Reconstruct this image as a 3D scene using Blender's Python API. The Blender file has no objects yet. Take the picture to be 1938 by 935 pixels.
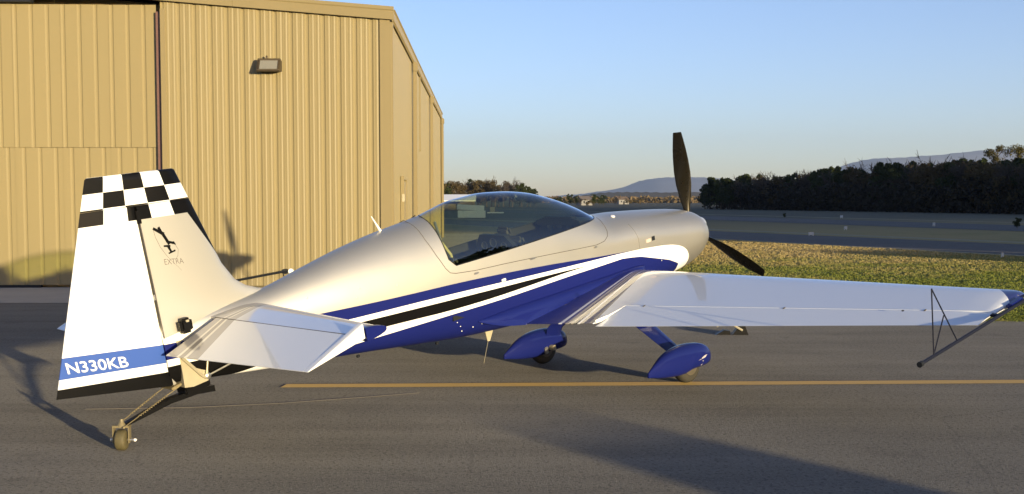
import bpy, bmesh, math, random, bisect
from mathutils import Vector, Matrix
import numpy as np
R = math.radians
sc = bpy.context.scene
col = sc.collection

# ------------------------------------------------------------------ camera
F_PX = 2242.0
cam_d = bpy.data.cameras.new("camera")
cam = bpy.data.objects.new("camera", cam_d)
col.objects.link(cam)
cam.location = (0, 0, 1.66)
cam.rotation_euler = (R(90 - 3.5), 0, 0)
cam_d.sensor_width = 36.0
cam_d.lens = F_PX / 1938 * 36
cam_d.shift_y = 0.0256
cam_d.clip_start = 0.1
cam_d.clip_end = 60000
sc.camera = cam

# ------------------------------------------------------------------ light
SUN_EL = 4.0
SUN_H = Vector((0.570, -0.822, 0)).normalized()          # towards the sun
w = bpy.data.worlds.new("World"); sc.world = w; w.use_nodes = True
nt = w.node_tree
sky = nt.nodes.new("ShaderNodeTexSky"); sky.sky_type = 'NISHITA'; sky.sun_disc = False
sky.sun_elevation = R(SUN_EL)
sky.sun_rotation = math.atan2(SUN_H.x, SUN_H.y)
sky.altitude = 1400; sky.air_density = 0.8; sky.dust_density = 1.4; sky.ozone_density = 1.75
bg = nt.nodes["Background"]; bg.inputs[1].default_value = 0.15
wb = nt.nodes.new("ShaderNodeMix"); wb.data_type = 'RGBA'; wb.blend_type = 'MULTIPLY'; wb.inputs[0].default_value = 1
wb.inputs[7].default_value = (1.07, .955, 1.12, 1)          # the camera's cool white balance
nt.links.new(sky.outputs[0], wb.inputs[6]); nt.links.new(wb.outputs[2], bg.inputs[0])
sd = bpy.data.lights.new("sun", 'SUN'); sun = bpy.data.objects.new("sun", sd); col.objects.link(sun)
sd.energy = 4.2; sd.angle = R(0.55); sd.color = (1.0, 0.82, 0.50)
sv = Vector((SUN_H.x * math.cos(R(SUN_EL)), SUN_H.y * math.cos(R(SUN_EL)), math.sin(R(SUN_EL))))
sun.rotation_euler = sv.to_track_quat('Z', 'Y').to_euler()
sun.location = (30, -40, 20)
sc.view_settings.view_transform = 'Standard'; sc.view_settings.look = 'None'
sc.view_settings.gamma = 1.0; sc.view_settings.use_curve_mapping = False
sc.view_settings.exposure = 1.08

# ------------------------------------------------------------------ helpers
def tag(o, label=None, cat=None, group=None, kind=None):
    if label: o["label"] = label
    if cat: o["category"] = cat
    if group: o["group"] = group
    if kind: o["kind"] = kind
    return o

def mk(name, verts, faces, mats, parent=None, smooth=None, fm=None):
    me = bpy.data.meshes.new(name)
    me.from_pydata([tuple(v) for v in verts], [], [tuple(f) for f in faces])
    if not isinstance(mats, (list, tuple)): mats = [mats]
    for m in mats: me.materials.append(m)
    if fm: me.polygons.foreach_set("material_index", fm)
    if smooth is not None:
        me.polygons.foreach_set("use_smooth", [True] * len(me.polygons))
        me.set_sharp_from_angle(angle=R(smooth))
    me.update()
    o = bpy.data.objects.new(name, me); col.objects.link(o)
    if parent: o.parent = parent
    return o

def empty(name, loc=(0, 0, 0), rot=(0, 0, 0)):
    o = bpy.data.objects.new(name, None); col.objects.link(o)
    o.location = loc; o.rotation_euler = rot; o.empty_display_size = 0.2
    return o

class G:
    """collects shapes that make up one part"""
    def __init__(s): s.v = []; s.f = []
    def add(s, v, f):
        n = len(s.v); s.v += [tuple(p) for p in v]; s.f += [tuple(i + n for i in q) for q in f]; return s
    def box(s, c, d, rot=None, bev=0):
        hx, hy, hz = d[0] / 2, d[1] / 2, d[2] / 2
        bm = bmesh.new(); bmesh.ops.create_cube(bm, size=1)
        for v in bm.verts: v.co = Vector((v.co.x * d[0], v.co.y * d[1], v.co.z * d[2]))
        if bev: bmesh.ops.bevel(bm, geom=bm.edges[:], offset=bev, segments=2, affect='EDGES')
        bm.verts.ensure_lookup_table()
        M = Matrix.Translation(c) @ (rot.to_4x4() if rot else Matrix.Identity(4))
        s.add([M @ v.co for v in bm.verts], [[v.index for v in f.verts] for f in bm.faces]); bm.free(); return s
    def tube(s, pts, r, n=8, cap=True):
        pts = [Vector(p) for p in pts]; rs = r if isinstance(r, (list, tuple)) else [r] * len(pts)
        rings = []; up = None
        for i, p in enumerate(pts):
            t = (pts[min(i + 1, len(pts) - 1)] - pts[max(i - 1, 0)]).normalized()
            if up is None:
                up = Vector((0, 0, 1)) if abs(t.z) < .9 else Vector((1, 0, 0))
            a = t.cross(up).normalized(); b = a.cross(t).normalized(); up = b
            rings.append([p + (a * math.cos(2 * math.pi * k / n) + b * math.sin(2 * math.pi * k / n)) * rs[i] for k in range(n)])
        return s.loft(rings, cap)
    def loft(s, rings, cap=True, close=True):
        n = len(rings[0]); v = [p for r_ in rings for p in r_]; f = []
        for i in range(len(rings) - 1):
            for k in range(n if close else n - 1):
                k2 = (k + 1) % n
                f.append((i * n + k, i * n + k2, (i + 1) * n + k2, (i + 1) * n + k))
        if cap:
            f.append(tuple(range(n - 1, -1, -1))); f.append(tuple((len(rings) - 1) * n + k for k in range(n)))
        return s.add(v, f)
    def lathe(s, c, axis, prof, n=28):
        """prof: list of (along axis, radius)"""
        axis = Vector(axis).normalized(); up = Vector((0, 0, 1)) if abs(axis.z) < .9 else Vector((1, 0, 0))
        a = axis.cross(up).normalized(); b = axis.cross(a)
        c = Vector(c)
        return s.loft([[c + axis * t + (a * math.cos(2 * math.pi * k / n) + b * math.sin(2 * math.pi * k / n)) * max(r_, 1e-4) for k in range(n)] for t, r_ in prof])
    def out(s, name, mats, parent=None, smooth=None, fm=None):
        o = mk(name, s.v, s.f, mats, parent, smooth, fm)
        bm = bmesh.new(); bm.from_mesh(o.data); bmesh.ops.recalc_face_normals(bm, faces=bm.faces[:]); bm.to_mesh(o.data); bm.free()
        if smooth is not None: o.data.set_sharp_from_angle(angle=R(smooth))
        return o

# node shorthand ------------------------------------------------------
class N:
    def __init__(s, name):
        s.m = bpy.data.materials.new(name); s.m.use_nodes = True
        s.t = s.m.node_tree; s.b = s.t.nodes["Principled BSDF"]
        s.out = s.t.nodes["Material Output"]
    def n(s, ty, **k):
        x = s.t.nodes.new(ty)
        for a, b in k.items(): setattr(x, a, b)
        return x
    def put(s, sock, v):
        if isinstance(v, bpy.types.NodeSocket): s.t.links.new(v, sock)
        elif v is not None:
            if isinstance(v, (tuple, list)) and len(v) == 3 and sock.type == 'RGBA': v = (*v, 1)
            sock.default_value = v
    def mth(s, op, a, b=None, c=None, clamp=False):
        x = s.n("ShaderNodeMath", operation=op, use_clamp=clamp)
        s.put(x.inputs[0], a)
        if b is not None: s.put(x.inputs[1], b)
        if c is not None: s.put(x.inputs[2], c)
        return x.outputs[0]
    def gt(s, a, b): return s.mth('GREATER_THAN', a, b)
    def mix(s, f, a, b):
        x = s.n("ShaderNodeMix", data_type='RGBA'); s.put(x.inputs[0], f); s.put(x.inputs[6], a); s.put(x.inputs[7], b); return x.outputs[2]
    def mixf(s, f, a, b):
        x = s.n("ShaderNodeMix", data_type='FLOAT'); s.put(x.inputs[0], f); s.put(x.inputs[2], a); s.put(x.inputs[3], b); return x.outputs[0]
    def obj(s):
        tc = s.n("ShaderNodeTexCoord"); sp = s.n("ShaderNodeSeparateXYZ"); s.t.links.new(tc.outputs["Object"], sp.inputs[0])
        return tc.outputs["Object"], sp.outputs[0], sp.outputs[1], sp.outputs[2]
    def noise(s, vec, scale, detail=4, rough=.55, dist=0):
        x = s.n("ShaderNodeTexNoise"); s.put(x.inputs["Vector"], vec); x.inputs["Scale"].default_value = scale
        x.inputs["Detail"].default_value = detail; x.inputs["Roughness"].default_value = rough; x.inputs["Distortion"].default_value = dist
        return x.outputs["Fac"]
    def ramp(s, f, stops):
        x = s.n("ShaderNodeValToRGB"); s.put(x.inputs[0], f); e = x.color_ramp.elements
        while len(e) < len(stops): e.new(0.5)
        for i, (p, c) in enumerate(stops):
            e[i].position = p; e[i].color = (*c, 1) if isinstance(c, (tuple, list)) else (c, c, c, 1)
        return x.outputs[0]
    def scalev(s, vec, sc_):
        x = s.n("ShaderNodeMapping"); s.put(x.inputs[0], vec); x.inputs["Scale"].default_value = sc_; return x.outputs[0]
    def bump(s, h, strength=.3, dist=.01):
        x = s.n("ShaderNodeBump"); s.put(x.inputs["Height"], h); x.inputs["Strength"].default_value = strength; x.inputs["Distance"].default_value = dist
        s.t.links.new(x.outputs[0], s.b.inputs["Normal"]); return x.outputs[0]
    def curve(s, x, pts, x0, x1, y0, y1):
        """y = f(x) through pts, straight between them"""
        u = s.mth('DIVIDE', s.mth('SUBTRACT', x, x0), x1 - x0, clamp=True)
        fc = s.n("ShaderNodeFloatCurve"); s.put(fc.inputs["Value"], u)
        c = fc.mapping.curves[0]
        sm = sorted({a for a, _ in pts} | {p[0] + (q[0] - p[0]) * t for p, q in zip(pts, pts[1:]) if q[0] - p[0] > .06 for t in (.33, .67)})
        P = [((a - x0) / (x1 - x0), (pch(pts, a) - y0) / (y1 - y0)) for a in sm]
        while len(c.points) < len(P): c.points.new(.5, .5)
        for i, (a, b) in enumerate(P):
            c.points[i].location = (a, b); c.points[i].handle_type = 'VECTOR'
        fc.mapping.update()
        return s.mth('ADD', s.mth('MULTIPLY', fc.outputs[0], y1 - y0), y0)
    def set(s, color=None, rough=None, metal=None, coat=None, coat_rough=None, spec=None):
        for k, v in (("Base Color", color), ("Roughness", rough), ("Metallic", metal), ("Coat Weight", coat), ("Coat Roughness", coat_rough), ("Specular IOR Level", spec)):
            if v is not None: s.put(s.b.inputs[k], v)
        return s

def simple(name, color, rough=.5, metal=0, coat=0, var=.12, scale=14.0, spec=None):
    """plain paint / metal / rubber with a little mottling and wear"""
    m = N(name); o, x, y, z = m.obj()
    f = m.noise(o, scale, 5, .6)
    dk = tuple(c * (1 - var) for c in color); lt = tuple(min(1, c * (1 + var)) for c in color)
    m.set(m.mix(f, dk, lt), m.mth('ADD', m.mth('MULTIPLY', f, .16), rough - .08), metal, coat, .06, spec)
    return m.m

SILVER = (.62, .595, .52); BLUE = (.008, .0135, .115); WHITE = (.80, .80, .78); BLACK = (.004, .004, .0045)
M_white = simple("white_paint", WHITE, .25, 0, .8, .03)
M_blue = simple("blue_paint", BLUE, .5, 0, .65, .03, 3, spec=.04)
M_black = simple("black_paint", BLACK, .45, 0, .12, .1, spec=.1)
M_rubber = simple("tyre_rubber", (.022, .021, .02), .75, 0, 0, .25, 30)
M_steel = simple("bare_steel", (.5, .49, .46), .35, .9, 0, .12, 40)
M_cream = simple("cream_metal", (.42, .375, .265), .45, .3, 0, .12)
M_dark = simple("dark_trim", (.014, .016, .020), .55, 0, 0, .2, spec=.2)
M_seat = simple("seat_fabric", (.03, .032, .04), .8, 0, 0, .2, 60)
M_tube = simple("dark_tube", (.012, .014, .026), .55, 0, 0, .1, 40, spec=.12)
M_seam = simple("seam_dark", (.10, .09, .075), .7, 0, 0, .1)
def pch(tab, x):
    xs=[a for a,_ in tab]; ys=[b for _,b in tab]; n=len(xs)
    if x<=xs[0]: return ys[0]
    if x>=xs[-1]: return ys[-1]
    i=bisect.bisect_right(xs,x)-1
    d=[(ys[k+1]-ys[k])/(xs[k+1]-xs[k]) for k in range(n-1)]
    def m(k):
        if k==0: return d[0]
        if k==n-1: return d[-1]
        if d[k-1]*d[k]<=0: return 0
        h0=xs[k]-xs[k-1];h1=xs[k+1]-xs[k];w1=2*h1+h0;w2=h1+2*h0
        return (w1+w2)/(w1/d[k-1]+w2/d[k])
    hh=xs[i+1]-xs[i];t=(x-xs[i])/hh
    return ys[i]*(2*t**3-3*t*t+1)+hh*m(i)*(t**3-2*t*t+t)+ys[i+1]*(-2*t**3+3*t*t)+hh*m(i+1)*(t**3-t*t)

# ------------------------------------------------------------------ the ground
def ground_material():
    m = N("field_grass"); o, x, y, z = m.obj()
    f1 = m.noise(o, .09, 6, .6); f2 = m.noise(o, 1.1, 6, .65); f3 = m.noise(m.scalev(o, (1, 1, 1)), 9, 4, .6)
    straw = m.mix(f3, (.24, .17, .065), (.40, .30, .13)); green = m.mix(f3, (.08, .105, .016), (.15, .17, .035))
    near = m.mth('SUBTRACT', 1.0, m.mth('DIVIDE', m.mth('SUBTRACT', y, 27), 14), clamp=True)
    k = m.mth('ADD', m.mth('MULTIPLY', f1, .9), m.mth('MULTIPLY', f2, .6))
    k = m.mth('ADD', k, m.mth('MULTIPLY', near, .38))
    g = m.mth('MULTIPLY', m.mth('SUBTRACT', k, .76), 3.2, clamp=True)
    c = m.mix(g, straw, green)
    far = m.mth('DIVIDE', m.mth('SUBTRACT', y, 60), 60, clamp=True)
    c = m.mix(far, c, m.mix(f2, (.085, .08, .055), (.13, .12, .08)))
    m.set(c, .95, 0, 0, 0, .15)
    m.bump(m.mth('ADD', f3, m.mth('MULTIPLY', f2, 2)), .8, .05)
    return m.m
gr = mk("ground", [(-6400, -800, -.02), (9400, -800, -.02), (9400, 9800, -.02), (-6400, 9800, -.02)], [(0, 1, 2, 3)], ground_material()); tag(gr, kind="structure")

def asphalt(name, tint=(1, 1, 1), dark=1.0):
    m = N(name); o, x, y, z = m.obj()
    big = m.noise(o, .35, 6, .6, .4); streak = m.noise(m.scalev(o, (.18, 1.6, 1)), 1.3, 5, .6, .5); fine = m.noise(o, 150, 3, .7); grit = m.noise(o, 48, 3, .7)
    a = tuple(.110 * dark * t for t in tint); b = tuple(.205 * dark * t for t in tint)
    mixn = m.mth('ADD', m.mth('MULTIPLY', big, .5), m.mth('MULTIPLY', streak, .5)); c = m.mix(m.mth('ADD', m.mth('MULTIPLY', m.mth('SUBTRACT', mixn, .5), 2.6), .5, clamp=True), a, b)
    c = m.mix(m.mth('MULTIPLY', m.gt(grit, .60), .75), c, tuple(.24 * t for t in tint))
    c = m.mix(m.mth('MULTIPLY', m.mth('LESS_THAN', m.noise(o, 34, 3, .7), .43), .55), c, tuple(.045 * t for t in tint))
    st = m.noise(o, 1.9, 4, .55, .8)
    c = m.mix(m.mth('MULTIPLY', m.mth('SUBTRACT', st, .62), 3.0, clamp=True), c, tuple(.06 * t for t in tint))
    wob = m.n("ShaderNodeMix", data_type='VECTOR'); wob.inputs[0].default_value = .12; m.put(wob.inputs[4], o)
    nz = m.n("ShaderNodeTexNoise"); m.put(nz.inputs["Vector"], o); nz.inputs["Scale"].default_value = 1.6; nz.inputs["Detail"].default_value = 5; m.put(wob.inputs[5], nz.outputs["Color"])
    vo = m.n("ShaderNodeTexVoronoi", feature='DISTANCE_TO_EDGE'); m.put(vo.inputs["Vector"], wob.outputs[1]); vo.inputs["Scale"].default_value = .30
    gap = m.noise(o, .5, 3, .5)
    crack = m.mth('MULTIPLY', m.mth('LESS_THAN', vo.outputs[0], .0020), m.mth('MULTIPLY', m.gt(gap, .53), .16))
    c = m.mix(crack, c, tuple(.03 * t for t in tint))
    tyre = m.noise(m.scalev(o, (.05, 2.6, 1)), 1.0, 4, .6, .2)
    c = m.mix(m.mth('MULTIPLY', m.mth('SUBTRACT', tyre, .58), 2.2, clamp=True), c, tuple(.08 * dark * t for t in tint))
    oil = m.noise(o, .9, 2, .4, .3)
    c = m.mix(m.mth('MULTIPLY', m.mth('SUBTRACT', oil, .70), 6.0, clamp=True), c, tuple(.03 * t for t in tint))
    m.set(c, m.mth('ADD', .80, m.mth('MULTIPLY', grit, .15)), 0, 0, 0, .2); m.b.inputs['Diffuse Roughness'].default_value = 1
    m.bump(m.mth('ADD', fine, m.mth('MULTIPLY', grit, 1.5)), 1.0, .0045)
    return m.m
M_asph = asphalt("apron_asphalt", (1.0, .92, .77))
M_asph2 = asphalt("taxiway_asphalt", (1.0, .97, .93), .5)
def sheet(name, poly, z, mat, kind="structure"):
    return tag(mk(name, [(x, y, z) for x, y in poly], [tuple(range(len(poly)))], mat), kind=kind)
rr_ = random.Random(4)
edge = [(90, 16.35)] + [(x, 16.25 + .12 * math.sin(x * 1.3) + rr_.uniform(-.06, .06)) for x in [40 - .5 * i for i in range(76)]]
apron_poly = [(-70, -40), (90, -40)] + edge + [(1.6, 17.2), (1.2, 19), (1.0, 60), (-70, 60)]
sheet("apron", apron_poly, 0, M_asph)
# concrete strip along the hangar front
def concrete():
    m = N("concrete"); o, x, y, z = m.obj(); f = m.noise(o, 1.2, 6, .6); g_ = m.noise(o, 60, 3, .6)
    c = m.mix(f, (.22, .20, .17), (.36, .33, .28)); c = m.mix(m.mth('MULTIPLY', g_, .3), c, (.16, .15, .13)); m.set(c, .85); m.b.inputs['Diffuse Roughness'].default_value = 1; m.bump(g_, .2, .004); return m.m
M_conc = concrete()
for i in range(6):
    x1 = -1.9 - i * 4.6
    sheet("concrete_slab", [(x1 - 4.58, 19.15), (x1, 19.15), (x1, 22.6), (x1 - 4.58, 22.6)], .006, M_conc)
def worn(name, c, amount, scale=6):
    m = N(name); o, x, y, z = m.obj(); f = m.noise(o, scale, 6, .7); g_ = m.noise(o, 70, 3, .7)
    k = m.mth('MULTIPLY', m.mth('SUBTRACT', m.mth('ADD', m.mth('MULTIPLY', f, .7), m.mth('MULTIPLY', g_, .5)), 1 - amount), 3.5, clamp=True)
    m.set(m.mix(k, c, (.155, .138, .11)), .75); m.b.inputs['Diffuse Roughness'].default_value = 1; m.bump(g_, .3, .004); return m.m
sheet("yellow_line", [(-2.06, 10.45), (-1.0, 10.475), (2, 10.60), (14, 11.05), (40, 11.9), (40, 12.12), (14, 11.26), (2, 10.80), (-1.0, 10.675), (-2.04, 10.645)], .004, worn("yellow_road_paint", (.33, .22, .065), .34))
fl = [(-3.4, 9.35), (-2.6, 9.42), (-1.9, 9.62), (-1.3, 9.9), (-.8, 10.15)]
n_ = len(fl)
tag(mk("faded_line", [(x, y - .02, .004) for x, y in fl] + [(x, y + .02, .004) for x, y in fl], [(i, i + 1, n_ + i + 1, n_ + i) for i in range(n_ - 1)], worn("faded_paint", (.25, .21, .15), .30, 3)), kind="structure")
def strip(name, p, q, wd, z, mat, ext0=0, ext1=0):
    p = Vector(p); q = Vector(q); d = (q - p).normalized(); nrm = Vector((-d.y, d.x)); p -= d * ext0; q += d * ext1
    return sheet(name, [tuple(p + nrm * wd), tuple(p), tuple(q), tuple(q + nrm * wd)][::-1], z, mat)
# taxiway, runway and the pale dry verges between them (they run obliquely away to the left)
d_t = Vector((8.4, 51)) - Vector((15.1, 35)); 
M_verge = simple("dry_verge", (.30, .26, .17), .95, 0, 0, .35, 1.5, .1)
strip("verge", (15.6, 35.4), (8.9, 51.4), -1.3, -.012, M_verge, 60, 240)
strip("taxiway", (15.9, 36), (9.2, 52), -7.0, -.008, M_asph2, 60, 240)
strip("verge", (23.5, 39), (16.2, 57), -1.0, -.014, M_verge, 60, 240)
strip("runway", (28.6, 62), (17.6, 102), -11, -.008, M_asph2, 80, 260)
strip("verge", (45, 66), (33, 110), -1.2, -.014, M_verge, 80, 260)

# grass blades along the lit verge beyond the apron
def grass_patch():
    rng = np.random.default_rng(5); V = []; n = 0
    xs_, ys_ = [], []
    N_ = 110000
    y = 16.4 + (rng.random(N_) ** 1.7) * 34; x = y * (.13 + rng.random(N_) * .36)
    k_ = N_ // 30; y[:k_] = 16.05 + rng.random(k_) ** 2 * .6; x[:k_] = 3 + rng.random(k_) * 7
    keep = x > 1.9
    keep &= ((x - 15.1) * (-.923) - (y - 35) * .386) > -(.6)   # stay on this side of the taxiway
    x = x[keep]; y = y[keep]; N_ = len(x)
    # clumping
    cl = np.sin(x * 1.7 + np.sin(y * 1.1) * 2) * np.sin(y * .9 + np.cos(x * .8)) 
    hgt = (.012 + .018 * rng.random(N_) + .013 * np.clip(cl, 0, 1)) * (1 + (y - 16) * .012)
    ang = rng.random(N_) * math.pi; wdt = .009 + .008 * rng.random(N_) + .0004 * (y - 16); lean = rng.normal(0, 1.1, (N_, 2))
    P = np.zeros((N_, 3, 3)); dx = np.cos(ang) * wdt; dy = np.sin(ang) * wdt
    P[:, 0] = np.stack([x - dx, y - dy, np.full(N_, -.022)], 1); P[:, 1] = np.stack([x + dx, y + dy, np.full(N_, -.022)], 1)
    P[:, 2] = np.stack([x + lean[:, 0] * hgt, y + lean[:, 1] * hgt, hgt - .02], 1)
    me = bpy.data.meshes.new("grass"); me.vertices.add(N_ * 3); me.vertices.foreach_set("co", P.reshape(-1)); me.loops.add(N_ * 3); me.loops.foreach_set("vertex_index", np.arange(N_ * 3, dtype=np.int32))
    me.polygons.add(N_); me.polygons.foreach_set("loop_start", np.arange(0, N_ * 3, 3, dtype=np.int32)); me.update(calc_edges=True); me.validate()
    m = N("grass_blades"); o, X, Y, Z = m.obj(); f1 = m.noise(o, .30, 5, .6); f2 = m.noise(o, 3.0, 4, .6); f3 = m.noise(m.scalev(o, (.6, 2.2, 1)), 5, 3, .55)
    near = m.mth('SUBTRACT', 1.0, m.mth('DIVIDE', m.mth('SUBTRACT', Y, 27), 14), clamp=True)
    k = m.mth('ADD', m.mth('MULTIPLY', f1, .9), m.mth('ADD', m.mth('MULTIPLY', f2, .6), m.mth('MULTIPLY', near, .37)))
    g = m.mth('MULTIPLY', m.mth('SUBTRACT', k, .82), 3.0, clamp=True)
    c = m.mix(g, m.mix(f3, (.31, .235, .095), (.42, .325, .145)), m.mix(f3, (.12, .145, .022), (.19, .21, .04)))
    m.set(c, .8, 0, 0, 0, .2)
    me.materials.append(m.m); o_ = bpy.data.objects.new("grass", me); col.objects.link(o_); tag(o_, "sunlit short green and straw grass beyond the apron", "grass", kind="stuff")
grass_patch()

# ------------------------------------------------------------------ hangar
def tan_material(name, c=(.275, .224, .110)):
    m = N(name); o, x, y, z = m.obj()
    f = m.noise(m.scalev(o, (1.2, 1.2, .10)), 1.6, 6, .6); g_ = m.noise(o, 5, 5, .6)
    low = m.mth('SUBTRACT', 1, m.mth('DIVIDE', z, .5), clamp=True)
    cc = m.mix(m.mth('MULTIPLY', f, .5), c, tuple(q * .80 for q in c)); cc = m.mix(m.mth('MULTIPLY', g_, .14), cc, (.30, .25, .16))
    cc = m.mix(m.mth('MULTIPLY', low, m.mth('MULTIPLY', g_, .5)), cc, (.20, .17, .12))
    m.set(cc, .48, 0, 0, .2, .30); m.b.inputs['Diffuse Roughness'].default_value = .6; m.bump(g_, .05, .01); return m.m
M_tan = tan_material("tan_cladding"); M_tan2 = tan_material("tan_trim", (.25, .20, .097)); M_red = simple("red_primer", (.13, .065, .05), .6, 0, 0, .25, 9)
hang = empty("hangar", (-2.28, 22.5, 0), (0, 0, R(1.4))); tag(hang, "tan ribbed metal hangar with closed sliding door behind the aeroplane", "hangar")
EAVE = 5.18; RIDGE_X = -14.0; SL = 1 / 12.5; LEN = 26.5
def top(x): return EAVE + (SL * -x if x > RIDGE_X else SL * (x - 2 * RIDGE_X))
def ribbed(name, x0, x1, zb, zt, y, mat, pitch=.300, depth=.024, along='x', parent=hang, xface=0, minor=True, phase=0):
    """one cladding sheet: flat pans with narrow V grooves, extruded from zb to zt(x)"""
    prof = [(x0, 0.0)]
    k0 = math.floor((x0 - phase) / pitch)
    for k in range(k0, k0 + int((x1 - x0) / pitch) + 3):
        c = phase + k * pitch
        pts = [(c - .042, 0), (c - .014, depth), (c + .014, depth), (c + .042, 0)]
        if minor:
            for q in (.33, .67):
                m_ = c + pitch * q; pts += [(m_ - .026, 0), (m_ - .010, -.0055), (m_ + .010, -.0055), (m_ + .026, 0)]
        for p in pts:
            if x0 + 1e-4 < p[0] < x1 - 1e-4: prof.append(p)
    prof.append((x1, 0.0)); prof.sort()
    v = []; n = len(prof)
    for a, d in prof:
        t = zt(a) if callable(zt) else zt
        if along == 'x': v += [(a, y + d, zb), (a, y + d, t)]
        else: v += [(xface - d, a, zb), (xface - d, a, t)]
    f = [(2 * i, 2 * i + 2, 2 * i + 3, 2 * i + 1) for i in range(n - 1)]
    return mk(name, v, f, mat, parent)
DJ = -4.30        # right edge of the door opening
x = -.22; DOOR_T = 5.41
while x > DJ + .02:
    x2 = max(x - .9, DJ)
    ribbed("wall_panel", x2 + .0015, x - .0015, .05, lambda a: top(a) - .02, 0, M_tan, phase=-.07); x = x2
x = DJ                                                # cladding above the door
while x > -28.2:
    x2 = max(x - .9, -28.3); ribbed("wall_panel", x2 + .0015, x - .0015, DOOR_T + .03, lambda a: top(a) - .02, -.002, M_tan, phase=-.07); x = x2
ribbed("wall_panel", -28.3, -20.0, .05, lambda a: top(a) - .02, -.0, M_tan, phase=-.07)
door = empty("hangar_door"); door.parent = hang
x = DJ - .12
while x > -16:
    x2 = x - .9
    ribbed("door_panel", x2 + .0015, x - .0015, 2.669, DOOR_T - .07, .17, M_tan, parent=door, phase=-.16, minor=False)
    ribbed("door_panel", x2 + .0015, x - .0015, .06, 2.663, .178, M_tan, parent=door, phase=-.05, minor=False)
    x = x2
G().box((-13, .23, 2.665), (12.6, .05, .06)).out("door_seam_rail", M_tan2, door)
G().box((-13, .24, .03), (12.6, .10, .06)).out("door_track", M_dark, door)
G().box((-13, .10, DOOR_T - .02), (12.6, .18, .05)).out("door_header", M_dark, door)
G().box((DJ - .065, .12, 2.6), (.075, .10, 5.2)).out("door_jamb", M_red, hang)
G().box((DJ + .05, -.012, 2.63), (.10, .03, 5.22), None, .004).out("jamb_trim", M_tan2, hang)
# side wall
y = .22
while y < LEN - .05:
    y2 = min(y + .9, LEN - .02); ribbed("wall_panel", y + .0015, y2 - .0015, .05, EAVE - .03, 0, M_tan, along='y', xface=0, phase=.1, depth=.010, minor=False); y = y2
# back and far side, inner shell
G().loft([[(0 - .10, yy, 0), (0 - .10, yy, EAVE - .12), (RIDGE_X, yy, top(RIDGE_X) - .12), (-28.2, yy, EAVE - .12), (-28.2, yy, 0)] for yy in (.5, LEN)]).out("wall", M_tan, hang)
G().box((-.10, -.012, EAVE / 2), (.22, .05, EAVE), None, .006).out("corner_trim", M_tan2, hang)
G().box((.012, .10, EAVE / 2 - .02), (.05, .20, EAVE - .06), None, .006).out("corner_trim", M_tan2, hang)
G().box((.010, LEN - .08, EAVE / 2), (.05, .18, EAVE - .04), None, .006).out("corner_trim", M_tan2, hang)
# roof with rake trim and gutter
M_roof = simple("roof_metal", (.50, .46, .36), .4, .3, 0, .1)
zr = top(RIDGE_X)
g = G(); 
for t0 in (0, 1):
    pass
g.loft([[(.06, yy, EAVE + .03), (RIDGE_X, yy, zr + .06), (-28.4, yy, EAVE + .03), (-28.4, yy, EAVE - .03), (RIDGE_X, yy, zr), (.06, yy, EAVE - .03)] for yy in (-.05, LEN + .05)])
g.out("roof", M_roof, hang)
def rake(xa, xb):
    g = G(); ring = []
    for xx in (xa, xb):
        t = top(min(xx, 0)); ring.append([(xx, -.11, t - .14), (xx, -.055, t - .14), (xx, -.055, t + .10), (xx, -.135, t + .10), (xx, -.135, t + .04), (xx, -.115, t + .02)])
    g.loft(ring); g.out("rake_trim", M_tan2, hang)
x = .07
while x > RIDGE_X + .1: rake(max(x - 3.0, RIDGE_X), x - .004); x -= 3.0
rake(-28.4, RIDGE_X - .004)
def gutter(ya, yb):
    g = G(); g.loft([[(.03, yy, EAVE - .17), (.07, yy, EAVE - .15), (.06, yy, EAVE + .02), (.09, yy, EAVE + .045), (.03, yy, EAVE + .045)] for yy in (ya, yb)]); g.out("gutter", M_tan2, hang)
for i in range(4): gutter(-.10 + i * 6.68, -.10 + (i + 1) * 6.68 - .01)
for yy in (6.6, 16.0, 26.2):
    d_ = G(); d_.box((.075, yy, EAVE / 2), (.10, .13, EAVE - .3), None, .012); d_.box((.085, yy, EAVE - .28), (.13, .20, .22), None, .02); d_.out("downspout", M_tan2, hang)
G().box((.025, 9.9, 4.0), (.03, .05, 2.0)).out("conduit", M_tan2, hang)
sdr = G().box((.035, 2.9, 1.04), (.05, .95, 2.06), None, .006).out("side_door", M_tan2, hang)
fr_ = G(); fr_.box((.045, 2.38, 1.06), (.07, .07, 2.14)); fr_.box((.045, 3.42, 1.06), (.07, .07, 2.14)); fr_.box((.045, 2.9, 2.14), (.066, 1.11, .07)); fr_.out("door_frame", M_tan, sdr)
G().lathe((.06, 2.55, 1.02), (1, 0, 0), [(0, .02), (.04, .02), (.05, .035), (.08, .03)], 10).out("handle", M_steel, sdr, 40)
G().box((.06, 2.39, 1.72), (.06, .12, .16), None, .01).out("door_sign", M_cream, sdr)

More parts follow.
